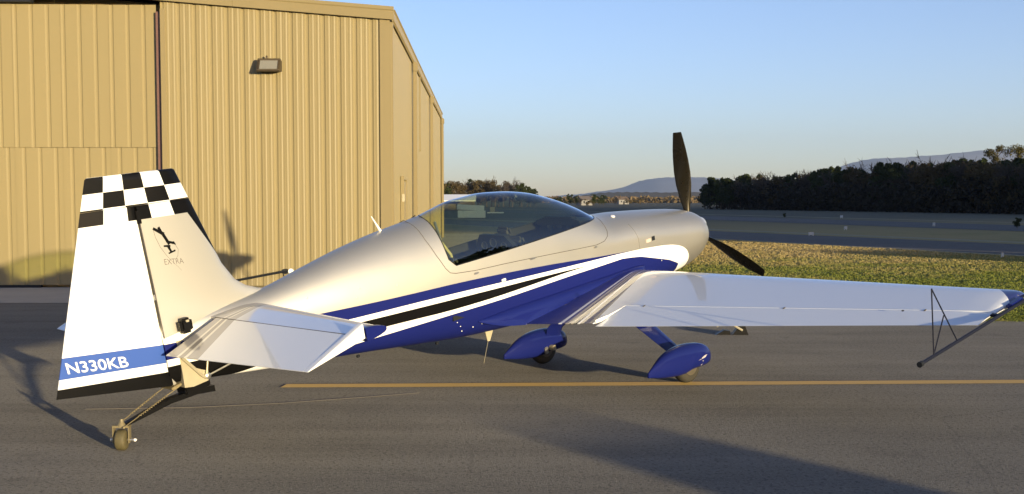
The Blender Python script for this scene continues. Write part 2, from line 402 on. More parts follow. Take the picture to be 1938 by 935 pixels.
# floodlight on the front wall
fl_ = empty("wall_light", (-4.52, 22.42, 4.18)); tag(fl_, "bronze box floodlight with a glass front high on the hangar wall", "floodlight")
M_bronze = simple("bronze_housing", (.075, .055, .03), .5, .3, 0, .2)
g = G(); g.loft([[(x, .02, -.10), (x, .02, .09), (x, -.13, .13), (x, -.16, .11), (x, -.28, -.10), (x, -.26, -.125)] for x in (-.22, .20)]); hs_ = g.out("housing", M_bronze, fl_)
g = G(); g.loft([[(x, -.172 + .0, .085), (x, -.277, -.083), (x, -.285, -.080), (x, -.180, .088)] for x in (-.165, .165)]); g.out("glass", simple("lamp_glass", (.22, .21, .17), .12, 0, .8, .05), fl_)
g = G()
for a, b_ in (((-.19, .105), (.19, .105)),):
    g.box((0, -.172, .100), (.40, .03, .025), None, .004); g.box((0, -.283, -.098), (.40, .03, .025), None, .004)
g.box((-.18, -.23, 0), (.02, .03, .20), Matrix.Rotation(R(-30), 3, 'X')); g.box((.18, -.23, 0), (.02, .03, .20), Matrix.Rotation(R(-30), 3, 'X')); g.out("bezel", M_bronze, fl_)
G().lathe((-.06, -.10, .125), (0, 0, 1), [(0, .02), (.05, .02), (.06, .012)], 10).out("photocell", M_bronze, fl_, 40)

# thin dark rod propped by the hangar wall behind the tail
tb = empty("leaning_rod", (-4.75, 22.28, 0)); tag(tb, "thin dark rod lying against the hangar wall behind the tail fin", "rod")
G().tube([(-.9, .02, .07), (.56, -.06, .345)], .018, 8).out("rod", M_dark, tb, 40)
G().lathe((.60, -.06, .34), (0, 1, 0), [(-.04, .02), (-.035, .05), (.035, .05), (.04, .02)], 16).out("grip", M_white, tb, 40)
G().tube([(.56, -.06, .34), (.60, -.05, .0)], .012, 7).out("foot", M_dark, tb, 40)

# wheel chock left on the apron beyond the wing
ck = empty("wheel_chock", (2.83, 14.66, 0)); tag(ck, "small dark wheel chock with pale rope on the asphalt beyond the wing", "chock")
g = G(); g.loft([[(-.10, y, 0), (.10, y, 0), (.06, y, .11), (-.01, y, .12)] for y in (-.06, .06)]); g.out("block", M_black, ck, 30)
g = G(); g.loft([[(-.30, y, 0), (-.12, y, 0), (-.13, y, .05), (-.2, y, .06)] for y in (-.05, .05)]); g.out("block", M_black, ck, 30)
G().tube([(.02, -.07, .06), (-.05, -.10, .10), (-.14, -.10, .16), (-.24, -.06, .18), (-.28, 0, .10)], .014, 6).out("rope", M_cream, ck, 40)

# ------------------------------------------------------------------ trees
def leaf_mat(name, a, b, tr=.15):
    m = N(name); o, x, y, z = m.obj(); oi = m.n("ShaderNodeObjectInfo")
    f = m.noise(o, 2.2, 3, .6); c = m.mix(f, a, b); c = m.mix(m.mth('MULTIPLY', oi.outputs["Random"], .5), c, tuple(q * .6 for q in a))
    m.set(c, .85, 0, 0, 0, .1); return m.m
L_pine = leaf_mat("pine_needles", (.018, .028, .010), (.06, .07, .02)); L_oak = leaf_mat("rusty_oak_leaves", (.055, .042, .020), (.12, .088, .036)); L_twig = leaf_mat("bare_twigs", (.05, .042, .036), (.11, .09, .07)); L_bark = simple("tree_bark", (.085, .065, .05), .9, 0, 0, .3, 4, .1); L_olive = leaf_mat("olive_leaves", (.05, .045, .015), (.13, .11, .03))
def crown_mesh(name, kind, seed, mat):
    rng = np.random.default_rng(seed); V = []
    H_ = 1.0
    if kind == 'pine':
        nb = 17; cs = [(rng.normal(0, .11), rng.normal(0, .11), .28 + .66 * (i / nb)) for i in range(nb)]; rs = [.21 * (1.12 - .75 * (c[2] - .28) / .66) for c in cs]; nq, sz = 110, .030
    elif kind == 'tall':
        cs = [(rng.normal(0, .10), rng.normal(0, .10), .55 + .40 * rng.random()) for i in range(12)]; rs = [.06 + .07 * rng.random() for _ in cs]; nq, sz = 170, .013
    elif kind == 'oak':
        nb = 18; cs = [(rng.normal(0, .18), rng.normal(0, .18), .22 + .66 * rng.random()) for i in range(nb)]; rs = [.11 + .08 * rng.random() for _ in cs]; nq, sz = 100, .024
    else:
        cs = []; 
    quads = []
    for c, r_ in zip(cs, rs if cs else []):
        d = rng.normal(size=(nq, 3)); d /= np.linalg.norm(d, axis=1)[:, None]; p = np.array(c) + d * (r_ * rng.random((nq, 1)) ** .35) * np.array([1, 1, .75])
        for q in p:
            u = rng.normal(size=3); u /= np.linalg.norm(u); v_ = np.cross(u, rng.normal(size=3)); v_ /= np.linalg.norm(v_); s_ = sz * (.6 + .9 * rng.random())
            quads.append([q + u * s_, q + v_ * s_ * .6, q - u * s_, q - v_ * s_ * .6])
    if kind == 'bare':
        for i in range(34):
            a = rng.random() * 6.28; z0 = .18 + .45 * rng.random(); L_ = .25 + .28 * rng.random(); base = np.array([0, 0, z0]); d = np.array([math.cos(a) * .55, math.sin(a) * .55, .7 + .4 * rng.random()]); d /= np.linalg.norm(d)
            tip = base + d * L_; s_ = np.cross(d, [math.cos(a + 1), math.sin(a + 1), 0]); s_ /= np.linalg.norm(s_) + 1e-9
            quads.append([base + s_ * .008, base - s_ * .008, tip - s_ * .003, tip + s_ * .003])
            for j in range(16):
                t = .25 + .75 * rng.random(); b0 = base + d * L_ * t; e = d * .6 + rng.normal(size=3) * .55; e /= np.linalg.norm(e); l = .06 + .11 * rng.random(); s2 = np.cross(e, rng.normal(size=3)); s2 /= np.linalg.norm(s2); wv = .0045 + .004 * rng.random()
                quads.append([b0 + s2 * wv, b0 - s2 * wv, b0 + e * l - s2 * wv * .4, b0 + e * l + s2 * wv * .4])
    V = [tuple(p) for q in quads for p in q]; F = [(4 * i, 4 * i + 1, 4 * i + 2, 4 * i + 3) for i in range(len(quads))]
    me = bpy.data.meshes.new(name); me.from_pydata(V, [], F); me.materials.append(mat); return me
def trunk_mesh(seed, kind):
    g = G(); rn = random.Random(seed); top_ = {'pine': .85, 'tall': .92, 'oak': .62, 'bare': .66}[kind]
    P = [(rn.uniform(-.01, .01) * k, rn.uniform(-.01, .01) * k, top_ * k / 5) for k in range(6)]
    g.tube(P, [.022, .018, .015, .012, .008, .004], 6)
    for k in range(6 if kind != 'pine' else 3):
        z0 = top_ * (.45 + .08 * k); a = rn.uniform(0, 6.28); l = rn.uniform(.10, .20)
        g.tube([(0, 0, z0), (math.cos(a) * l * .5, math.sin(a) * l * .5, z0 + l * .35), (math.cos(a) * l, math.sin(a) * l, z0 + l * .8)], [.008, .006, .003], 5)
    me = bpy.data.meshes.new("trunk"); me.from_pydata(g.v, [], g.f); me.materials.append(L_bark); return me
VAR = {}
for kind, mat, k in (('pine', L_pine, 3), ('oak', L_oak, 3), ('bare', L_twig, 3), ('tall', L_olive, 2)):
    VAR[kind] = [(crown_mesh("crown", kind, 11 * i + len(kind), mat), trunk_mesh(i + 3, kind)) for i in range(k)]
def tree(kind, x, y, h, wfac, label, group, seed):
    rn = random.Random(seed); cm, tm = VAR[kind][seed % len(VAR[kind])]
    name = {'pine': 'pine_tree', 'oak': 'oak_tree', 'bare': 'bare_tree', 'tall': 'tall_pine_tree'}[kind]
    e = empty(name, (x, y, -.02), (0, 0, rn.uniform(0, 6.28))); e.scale = (h * wfac, h * wfac, h); tag(e, label, "tree", group)
    for nm, me in (("crown", cm), ("trunk", tm)):
        o = bpy.data.objects.new(nm, me); col.objects.link(o); o.parent = e
    return e
def wood(name, P0, P1, depth, h0, h1, n, size, mat, seed, label, zmin=0):
    """a mass of foliage too dense to count: thousands of leaf clumps along a belt"""
    rng = np.random.default_rng(seed); t = rng.random(n); P0 = np.array(P0, float); P1 = np.array(P1, float); d = (P1 - P0) / np.linalg.norm(P1 - P0); nn = np.array([-d[1], d[0]])
    u = rng.random(n); hh = h0 + (h1 - h0) * t
    hh = hh * (.80 + .20 * np.sin(t * 61 + np.sin(t * 23) * 2) * .6)
    c = np.zeros((n, 3)); c[:, :2] = P0 + (P1 - P0) * t[:, None] + nn * (u * depth)[:, None]; c[:, 2] = zmin + (hh - zmin) * rng.random(n) ** .8
    a = rng.normal(size=(n, 3)); a /= np.linalg.norm(a, axis=1)[:, None]; b = np.cross(a, rng.normal(size=(n, 3))); b /= np.linalg.norm(b, axis=1)[:, None]; s = size * (.6 + .8 * rng.random((n, 1)))
    P = np.stack([c + a * s, c + b * s * .7, c - a * s, c - b * s * .7], 1)
    me = bpy.data.meshes.new(name); me.vertices.add(n * 4); me.vertices.foreach_set("co", P.reshape(-1)); me.loops.add(n * 4); me.loops.foreach_set("vertex_index", np.arange(n * 4, dtype=np.int32)); me.polygons.add(n); me.polygons.foreach_set("loop_start", np.arange(0, n * 4, 4, dtype=np.int32)); me.update(calc_edges=True)
    me.materials.append(mat); o = bpy.data.objects.new(name, me); col.objects.link(o); return tag(o, label, "wood", kind="stuff")
def px(u, d): return ((u - 969) / F_PX * d)
LB = {'pine': "dark green pine in the shaded wood beyond the runway", 'oak': "rust coloured oak in the shaded wood beyond the runway", 'bare': "leafless grey tree in the shaded wood beyond the runway"}
GRP = "trees of the shaded wood beyond the runway"
TOPS = [(1325, 372), (1336, 345), (1350, 337), (1400, 334), (1450, 332), (1500, 327), (1560, 320), (1620, 315), (1700, 308), (1770, 304), (1850, 302), (1938, 302), (2060, 300)]
rn = random.Random(7); sd_ = 0
for row in range(3):
    n = 30
    for i in range(n):
        t = (i + rn.uniform(-.3, .3) + .5 * (row % 2)) / n
        u = 1330 + t * 700 + (row == 0) * 6
        D = 236 - t * 103 + row * 5 + rn.uniform(-1.5, 1.5)
        vt = pch(TOPS, u) - 4 + rn.uniform(-4, 6) + (4 if row == 0 else 0)
        h = (380 - vt) / F_PX * D + 1.66
        kind = rn.choice(['bare', 'pine', 'pine', 'bare', 'oak', 'pine'])
        if 1740 < u < 1800 or 1840 < u < 1890: kind = 'oak' if row < 2 else kind
        if u < 1375: kind = 'pine'
        if kind == 'bare': h *= .98
        sd_ += 1; tree(kind, px(u, D), D, h, {'pine': .85, 'oak': .95, 'bare': .9}[kind], LB[kind], GRP, sd_)
for u, v in ((1882, 272), (1922, 276)):
    D = 166; sd_ += 1; tree('tall', px(u, D), D, (380 - v) / F_PX * D + 1.66, .70, "tall pine rising above the wood at the right edge, " + ("left of the pair" if u < 1900 else "right of the pair"), "tall pines above the wood", sd_)
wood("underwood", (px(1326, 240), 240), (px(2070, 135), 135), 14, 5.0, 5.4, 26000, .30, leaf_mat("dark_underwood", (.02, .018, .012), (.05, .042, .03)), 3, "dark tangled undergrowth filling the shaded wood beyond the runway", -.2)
# sunlit trees behind the canopy, far left
LB2 = {'pine': "sunlit olive green pine on the far skyline behind the canopy", 'oak': "sunlit russet tree on the far skyline behind the canopy", 'bare': "sunlit leafless tree on the far skyline behind the canopy"}
TOP2 = [(790, 338), (850, 341), (880, 343), (900, 339), (920, 335), (950, 343), (975, 341), (1000, 353), (1020, 362), (1030, 370)]
for i in range(26):
    u = 800 + i * 8.6 + rn.uniform(-3, 3); D = 330 + rn.uniform(-12, 12); h = (380 - pch(TOP2, u) - rn.uniform(-3, 4)) / F_PX * D + 1.66
    kind = rn.choice(['pine', 'oak', 'bare', 'oak']); sd_ += 1; tree(kind, px(u, D), D, h, .9, LB2[kind], "sunlit trees behind the canopy", sd_)
# conifers and houses near the horizon
for i, (u, v, D) in enumerate([(1078, 367, 420), (1090, 370, 420), (1124, 368, 420), (1135, 371, 430), (1142, 369, 425), (1060, 372, 420), (1052, 374, 430), (1168, 372, 560), (1185, 374, 560), (1200, 375, 560), (1222, 374, 560), (1240, 376, 560), (1262, 375, 560), (1212, 376, 560), (1098, 376, 415), (1114, 376.5, 415), (1166, 376, 545), (1187, 377, 545)]):
    sd_ += 1; kind = 'pine' if i < 7 else ('oak' if i % 2 else 'bare')
    tree(kind, px(u, D), D, (381 - v) / F_PX * D + 1.66, .9 if i < 7 else 1.5, "dark conifer near the distant white house" if i < 7 else "low sunlit bush near the distant gabled house", "far conifers" if i < 7 else "far bushes", sd_)
def house(u, v, D, wd, wall, roof, label):
    hgt = (381 - v) / F_PX * D + 1.66
    e = empty("house", (px(u, D), D, 0), (0, 0, R(25))); tag(e, label, "house")
    G().box((0, 0, hgt * .3), (wd, wd * .8, hgt * .6)).out("wall", wall, e)
    G().loft([[(x, -wd * .46, hgt * .58), (x, wd * .46, hgt * .58), (x, 0, hgt)] for x in (-wd * .55, wd * .55)]).out("roof", roof, e)
    for xx in (-.25, .25): G().box((wd * xx, -wd * .4 - .02, hgt * .36), (.6, .06, .8)).out("window", M_dark, e)
    G().box((0, -wd * .4 - .02, hgt * .2), (.9, .06, hgt * .4)).out("door", M_dark, e)
M_hwall = simple("house_wall", (.20, .195, .19), .8); M_hroof = simple("house_roof", (.12, .10, .09), .8); M_hroof2 = simple("house_roof_brown", (.13, .09, .06), .8)
house(1106, 372, 430, 4.6, M_hwall, M_hroof, "distant white house with a dark roof between conifers")
house(1176, 373, 560, 5.4, M_hwall, M_hroof2, "distant gabled house with a brown roof left of the propeller")
# low white things past the hangar's far end, seen over and through the canopy
lb = empty("open_shed", (-9.4, 205, 0)); tag(lb, "low open shed with a white roof between the hangar end and the canopy", "shed")
G().loft([[(x, -2.6, 1.75), (x, -2.6, 1.55), (x, 2.6, 2.2), (x, 2.6, 2.6), (x, 0, 2.75)] for x in (-5.5, 3.2)]).out("roof", M_white, lb)
for x in (-5, -2.2, .6, 2.9): G().box((x, -2.2, .78), (.18, .18, 1.55)).out("post", M_tan2, lb)
G().box((-1.2, 2.4, 1.05), (8.2, .12, 2.1)).out("wall", M_tan, lb)
fc = empty("white_flatbed", (-3.92, 116, 0)); tag(fc, "white flatbed with two stacked pale crates seen through the rear of the canopy", "trailer")
G().box((0, 0, .36), (2.7, 1.8, .70), None, .03).out("crate", M_white, fc, 40); G().box((-.1, .1, 1.00), (2.65, 1.7, .50), Matrix.Rotation(R(3), 3, 'Y'), .03).out("crate", M_white, fc, 40)
G().box((2.3, 0, .5), (1.6, .5, .12), None, .02).out("drawbar", M_white, fc, 40); G().box((2.0, 0, .8), (.5, .5, .5), None, .05).out("toolbox", M_cream, fc, 40)

# airfield markers in the shaded field
MK = [(1535, 446, 48, .34, .22, "low white taxiway sign box standing nearest the lit grass"), (1600, 435, 62, .24, .26, "small white marker beside the taxiway, second from the propeller"), (1767, 428, 72, .22, .30, "small pale marker by the runway left of the sighting frame"), (1592, 413, 105, .35, .35, "faint grey marker on the far side of the runway"), (1898, 486, 36.5, .10, .16, "small white marker in the lit grass by the right edge")]
M_mark = simple('marker_paint', (.45, .45, .43), .6)
for u, v, D, wd, hg, lab in MK:
    D = F_PX * 1.66 / (v - 380)
    e = empty("airfield_marker", (px(u, D), D, -.02), (0, 0, R(12))); tag(e, lab, "marker", "airfield markers")
    G().box((0, 0, hg * .55), (wd * .8, .06, hg * .6), None, .01).out("panel", M_mark, e)
    g = G(); g.tube([(-wd * .3, 0, 0), (-wd * .3, 0, hg * .3)], .02, 6); g.tube([(wd * .3, 0, 0), (wd * .3, 0, hg * .3)], .02, 6); g.out("legs", M_steel, e)
for u, v, hpx in ((1484, 412, 10), (1925, 432, 22)):
    D = F_PX * 1.66 / (v - 380); sd_ += 1
    t_ = tree('pine', px(u, D), D, hpx / F_PX * D, 1.1, "small dark bush alone in the shaded field " + ("above the sighting frame, at right" if u > 1900 else "right of the propeller"), "lone bushes", sd_)

# ------------------------------------------------------------------ hills far away
def ridge(name, prof, Y0, Y1, mat, seed, amp, nx=220, ny=26):
    rng = np.random.default_rng(seed); ph = rng.random((6, 3)) * 6.28
    ua, ub = prof[0][0], prof[-1][0]; v = []; f = []
    for j in range(ny):
        yy = Y0 + (Y1 - Y0) * j / (ny - 1)
        fall = math.sin(math.pi * j / (ny - 1)) ** .8
        for i in range(nx):
            u = ua + (ub - ua) * i / (nx - 1)
            Ym = (Y0 + Y1) / 2; h = (380 - pch(prof, u)) / F_PX * Ym
            k = sum(math.sin(u * .021 * (q * 1.7 + 1) + j * .5 * (q + .6) + ph[q, 0]) / (q + 1.5) for q in range(6)) * amp
            v.append((px(u, Ym), yy, max(-5, h * fall + k * fall - (3 if fall == 0 else 0))))
    for j in range(ny - 1):
        for i in range(nx - 1):
            a = j * nx + i; f.append((a, a + 1, a + nx + 1, a + nx))
    return tag(mk(name, v, f, mat, smooth=180), kind="structure")
M_mt = simple("hazed_mountain_wood", (.25, .26, .30), .95, 0, 0, .3, .004, .05); M_hill = simple("hill_wood", (.14, .10, .06), .95, 0, 0, .35, .03, .05)  # mountain colour is paler and bluer than woods: haze put into it
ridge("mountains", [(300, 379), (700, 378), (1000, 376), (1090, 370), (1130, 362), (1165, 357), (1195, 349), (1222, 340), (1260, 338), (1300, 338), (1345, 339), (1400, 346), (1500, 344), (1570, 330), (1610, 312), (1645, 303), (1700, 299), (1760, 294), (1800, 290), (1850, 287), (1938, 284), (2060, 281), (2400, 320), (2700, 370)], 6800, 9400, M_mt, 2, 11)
ridge("hills", [(700, 379), (1040, 378), (1090, 374), (1140, 367), (1200, 366), (1250, 364), (1300, 362), (1360, 364), (1500, 366), (1800, 368), (2300, 376)], 1900, 2600, M_hill, 5, 3)
# open fields catching the light below the hills
wood("far_woods", (px(1010, 900), 900), (px(1360, 900), 900), 40, 4.5, 5.0, 2600, 1.7, leaf_mat("far_brown_wood", (.10, .07, .035), (.24, .17, .08)), 9, "distant brown woods low on the horizon behind the propeller", 0)

# ------------------------------------------------------------------ off to the right: the wood whose shade lies over the field
wood("wood", (52.3, -12), (215, 104), -26, 22, 22.5, 16000, 1.5, L_pine, 21, "tall dark wood standing beside the airfield to the right", 0)

# made-up, unseen cart, sized and placed to cast the shade on the near asphalt
gc = empty("shade_caster_cart", (11.75, -7.7, 0), (0, 0, math.atan2(SUN_H.y, SUN_H.x))); tag(gc, "unseen white cart added off to the right to shade the near asphalt", "cart")
g = G(); g.box((0, 0, .80), (1.7, 1.14, .90), None, .05); body_ = g.out("body", M_white, gc, 40)
g = G(); g.box((.05, 0, 1.28), (1.5, 1.06, .12), None, .05); g.out("hood", M_white, gc, 40)
G().box((0, 0, .30), (1.6, .95, .16), None, .02).out("chassis", M_dark, gc)
for sx in (-.55, .55):
    for sy in (-.47, .47):
        G().lathe((sx, sy - .06, .22), (0, 1, 0), [(0, .12), (.004, .21), (.02, .22), (.10, .22), (.116, .21), (.12, .12)], 20).out("wheel", M_rubber, gc, 40)
G().tube([(-.85, 0, .35), (-1.5, 0, .30)], .03, 8).out("tow_bar", M_dark, gc, 40)
G().box((-.86, 0, .95), (.02, .8, .4)).out("control_panel", M_dark, gc)
# unseen white trailers, added for reflections in the canopy and shade on the grass
for i, (x, y, l, hh) in enumerate([(28.2, 16.2, 4.6, 1.35), (33.5, 11.5, 3.6, 1.2)]):
    t_ = empty("reflection_trailer", (x, y, 0), (0, 0, R(10))); tag(t_, "unseen white box trailer added off to the right for reflections, " + ("the longer one" if i == 0 else "the shorter one"), "trailer", "unseen added trailers")
    G().box((0, 0, .6 + hh / 2), (l, 2.3, hh), None, .04).out("box", M_white, t_, 40)
    for sx in (-.4, .4): 
        for sy in (-1.05, 1.05): G().lathe((sx, sy - .1, .36), (0, 1, 0), [(0, .2), (.01, .35), (.19, .35), (.2, .2)], 20).out("wheel", M_rubber, t_, 40)
    G().tube([(-l / 2, 0, .5), (-l / 2 - 1.2, 0, .45)], .05, 8).out("tow_bar", M_dark, t_, 40)

# ------------------------------------------------------------------ the air
def haze():
    X0, X1, Y0, Y1, Z0, Z1 = -6500, 9500, -900, 9900, -7.0, 520
    v = [(x, y, z) for x in (X0, X1) for y in (Y0, Y1) for z in (Z0, Z1)]
    f = [(0, 1, 3, 2), (4, 6, 7, 5), (0, 4, 5, 1), (2, 3, 7, 6), (0, 2, 6, 4), (1, 5, 7, 3)]
    m = bpy.data.materials.new("haze_air"); m.use_nodes = True; t = m.node_tree; t.nodes.clear()
    o = t.nodes.new("ShaderNodeOutputMaterial"); p = t.nodes.new("ShaderNodeVolumePrincipled")
    p.inputs["Color"].default_value = (.74, .86, 1.0, 1); p.inputs["Density"].default_value = 8.0e-5; p.inputs["Anisotropy"].default_value = .2
    t.links.new(p.outputs[0], o.inputs["Volume"])
    return tag(mk("haze", v, f, m), kind="stuff")
haze()
# ------------------------------------------------------------------ the aircraft: fuselage shape (body axes: x forward, y left, z up)
ST_T=[(-4.52,1.75),(-4.2,1.765),(-3.7,1.785),(-3.3,1.85),(-2.9,1.917),(-2.55,1.957),(-2.1,1.99),(-1.95,2.013),(-1.7,2.047),(-1.45,2.045),(-1.17,2.012),(-.86,1.945),(-.6,1.85),(-.34,1.725),(-.14,1.603),(-.04,1.565),(.254,1.529),(.65,1.467),(1.064,1.393),(1.25,1.352),(1.36,1.318),(1.42,1.265)]
ST_B=[(-4.52,1.34),(-4.1,1.265),(-3.45,1.16),(-2.98,1.09),(-2.46,1.005),(-1.89,.915),(-1.26,.845),(-.99,.81),(-.5,.77),(0,.76),(.5,.755),(1.0,.77),(1.2,.80),(1.35,.87),(1.42,.98)]
ST_S=[(-4.52,1.56),(-3,1.5),(-2,1.42),(-1,1.35),(0,1.28),(1.0,1.13),(1.42,1.09)]
ST_W=[(-4.52,.05),(-4.1,.10),(-3.5,.175),(-3,.235),(-2.5,.29),(-2,.335),(-1.5,.365),(-1,.38),(0,.39),(.6,.395),(1.0,.393),(1.2,.385),(1.33,.355),(1.40,.31),(1.42,.26)]
ST_NU=[(-4.52,2.0),(-.2,2.0),(.3,2.2),(1.42,2.2)]
ST_NL=[(-4.52,2.4),(-2,3.0),(0,3.0),(1.42,2.2)]
def fsec(x): return [pch(t,x) for t in (ST_T,ST_B,ST_S,ST_W,ST_NU,ST_NL)]
def fhalf(x, z):
    zt,zb,zs,w_,nu,nl=fsec(x)
    q,n = (min(1,(z-zs)/(zt-zs)),nu) if z>=zs else (min(1,(zs-z)/(zs-zb)),nl)
    return w_*max(0,1-q**n)**(1/n)
def fring(x, n=80, off=0):
    zt,zb,zs,w_,nu,nl=fsec(x); r=[]
    for k in range(n):
        a=2*math.pi*k/n; c,s=math.cos(a),math.sin(a); e=nu if s>=0 else nl
        y=-(w_-off)*math.copysign(abs(c)**(2/e),c)
        z=zs+((zt-zs) if s>=0 else (zs-zb))*math.copysign(abs(s)**(2/e),s)
        r.append((x,y,z))
    return r

HEAD, PITCH = R(45.2), R(11.5)
M0 = Vector((.9546, 11.3925, 0))
plane = empty("sport_aeroplane", M0)
plane.rotation_mode = 'XYZ'; plane.rotation_euler = (0, -PITCH, HEAD)
tag(plane, "silver, blue and white two-seat tailwheel aeroplane with checkered tail parked before the tan hangar", "aeroplane")
def B(s, lat, z):
    """ground point (s ahead of the main wheels, lat to the right, z up) in body axes"""
    return Vector((s*math.cos(PITCH)+z*math.sin(PITCH), -lat, -s*math.sin(PITCH)+z*math.cos(PITCH)))

# ---- fuselage paint
def fuselage_material():
    m = N("fuselage_paint"); o, x, y, z = m.obj()
    rng = (-4.6, 1.5, .6, 1.8)
    Z1=[(-4.6,1.625),(-3.29,1.517),(-2.8,1.481),(-2.41,1.458),(-2.11,1.441),(-1.59,1.399),(-.96,1.332),(-.41,1.262),(.1,1.203),(.42,1.168),(.666,1.128),(.835,1.073),(.946,.982),(.99,.879),(1.0,.62),(1.5,.61)]
    Z2=[(-4.6,1.515),(-3.1,1.413),(-2.42,1.381),(-1.89,1.349),(-1.3,1.306),(-.63,1.256),(.1,1.201),(.42,1.166),(.666,1.127),(.835,1.072),(.946,.981),(.99,.878),(1.0,.619),(1.5,.609)]
    Z3=[(-4.6,1.465),(-2.97,1.364),(-2.63,1.346),(-2.13,1.319),(-1.61,1.289),(-.91,1.244),(-.6,1.218),(-.2,1.18),(.2,1.12),(1.5,.6)]
    Z4=[(-4.6,1.24),(-3.97,1.262),(-3.6,1.285),(-3.2,1.288),(-2.85,1.273),(-2.64,1.263),(-2.14,1.235),(-1.6,1.223),(-.9,1.222),(-.6,1.214),(0,1.2),(1.5,1.2)]
    Z5=[(-4.6,1.18),(-3.6,1.2),(-2.85,1.204),(-2.15,1.198),(-1.62,1.187),(-.92,1.182),(-.28,1.168),(.1,1.16),(.3,1.148),(.495,1.124),(.61,1.093),(.70,1.04),(.75,.992),(.783,.946),(.81,.89),(.83,.824),(.84,.61),(1.5,.605)]
    c=[m.curve(x,P,*rng) for P in (Z1,Z2,Z3,Z4,Z5)]
    silver=m.gt(z,c[0]); b1=m.gt(z,c[1]); w1=m.gt(z,c[2]); bk=m.gt(z,c[3]); w2=m.gt(z,c[4])
    cc=m.mix(w2,BLUE,WHITE); cc=m.mix(bk,cc,BLACK); cc=m.mix(w1,cc,WHITE); cc=m.mix(b1,cc,BLUE); cc=m.mix(silver,cc,SILVER)
    f=m.noise(o,3.0,5,.6); cc=m.mix(m.mth('MULTIPLY',f,m.mixf(silver,.008,.10)),cc,(.30,.27,.22))
    g=m.n("ShaderNodeNewGeometry")
    cc=m.mix(g.outputs["Backfacing"],cc,(.025,.027,.03))
    metal=m.mth('MULTIPLY',silver,m.mth('MULTIPLY',m.mth('SUBTRACT',1,g.outputs["Backfacing"]),.86))
    m.set(cc,m.mth('ADD',m.mixf(silver,.42,.42),m.mth('MULTIPLY',f,.08)),metal,m.mixf(silver,.13,.25),.03,m.mixf(silver,.04,.5))
    # slightly wavy skin
    m.bump(m.noise(o,2.2,2,.5),.05,.05)
    return m.m
M_fus = fuselage_material()

def tail_material():
    m = N("tail_paint"); o, x, y, z = m.obj()
    ten=lambda a: m.mth('ADD',a[0],m.mth('MULTIPLY',m.mth('SUBTRACT',a[1],z),a[2]))
    xte=m.mth('ADD',-4.80,m.mth('MULTIPLY',m.mth('SUBTRACT',2.816,z),-.369))
    xle=m.mth('ADD',-4.164,m.mth('MULTIPLY',m.mth('SUBTRACT',2.769,z),.31))
    u=m.mth('MULTIPLY',m.mth('DIVIDE',m.mth('SUBTRACT',x,xte),m.mth('SUBTRACT',xle,xte)),5)
    ztop=m.mth('ADD',2.816,m.mth('MULTIPLY',m.mth('ADD',x,4.80),-.074))
    v=m.mth('DIVIDE',m.mth('SUBTRACT',ztop,z),.104)
    par=m.mth('FLOORED_MODULO',m.mth('ADD',m.mth('FLOOR',u),m.mth('FLOOR',v)),2)
    chk=m.mix(par,BLACK,WHITE)
    # rudder bands (lines falling towards the nose)
    t=m.mth('ADD',x,5.25)
    za=m.mth('ADD',1.732,m.mth('MULTIPLY',t,-.152)); zb=m.mth('ADD',1.592,m.mth('MULTIPLY',t,-.137)); zc=m.mth('ADD',1.530,m.mth('MULTIPLY',t,-.140))
    rud=m.mix(m.gt(z,zc),BLACK,WHITE); rud=m.mix(m.gt(z,zb),rud,(.045,.10,.36)); rud=m.mix(m.gt(z,za),rud,WHITE)
    strip=m.gt(x,m.mth('ADD',-4.121,m.mth('MULTIPLY',m.mth('SUBTRACT',2.421,z),.52)))
    isfin=m.gt(x,-4.512)
    fin=m.mix(m.mth('MULTIPLY',strip,m.gt(z,2.1)),SILVER,BLACK)
    low=m.mix(isfin,rud,fin)
    up=m.mth('LESS_THAN',v,3.0)
    cc=m.mix(up,low,chk)
    silver=m.mth('MULTIPLY',m.mth('SUBTRACT',1,up),m.mth('MULTIPLY',isfin,m.mth('SUBTRACT',1,m.mth('MULTIPLY',strip,m.gt(z,2.1)))))
    f=m.noise(o,4,4,.6)
    m.set(cc,m.mixf(silver,.4,.36),m.mth('MULTIPLY',silver,.62),.15,.05,m.mixf(silver,.1,.5))
    m.bump(m.noise(o,3,2,.5),.04,.04)
    return m.m
M_tail = tail_material()

def wing_material():
    m = N("wing_paint"); o, x, y, z = m.obj()
    ay=m.mth('ABSOLUTE',y)
    k=m.mth('DIVIDE',m.mth('ADD',x,1.33),1.33)
    ya=m.mixf(k,.71,.46); yb=m.mixf(k,1.035,.60)
    q=m.mth('DIVIDE',m.mth('SUBTRACT',ay,ya),m.mth('SUBTRACT',yb,ya))
    cc=m.mix(m.gt(q,0),BLUE,WHITE); cc=m.mix(m.gt(q,.10),cc,BLUE)
    cc=m.mix(m.gt(q,.20),cc,(.42,.37,.26)); cc=m.mix(m.gt(q,.30),cc,BLACK); cc=m.mix(m.gt(q,.36),cc,(.42,.37,.26)); cc=m.mix(m.gt(q,.42),cc,BLACK); cc=m.mix(m.gt(q,.54),cc,WHITE); cc=m.mix(m.gt(q,.62),cc,(.085,.08,.08)); cc=m.mix(m.gt(q,1.0),cc,(.72,.75,.79))  # dark wedge paints in a fuselage reflection; outer white carries sky blue
    tip=m.gt(m.mth('ADD',m.mth('SUBTRACT',ay,3.71),m.mth('MULTIPLY',m.mth('SUBTRACT',x,.23),.75)),0)
    tip=m.mth('MULTIPLY',tip,m.gt(x,-.08))
    cc=m.mix(tip,cc,BLUE)
    f=m.noise(m.scalev(o,(3,1,1)),2.0,4,.6); cc=m.mix(m.mth('MULTIPLY',f,.05),cc,(.35,.33,.3))
    m.set(cc,.3,0,1.0,.0); m.b.inputs['Coat IOR'].default_value=1.6
    m.bump(m.noise(o,1.2,1,.5),.008,.03)
    return m.m
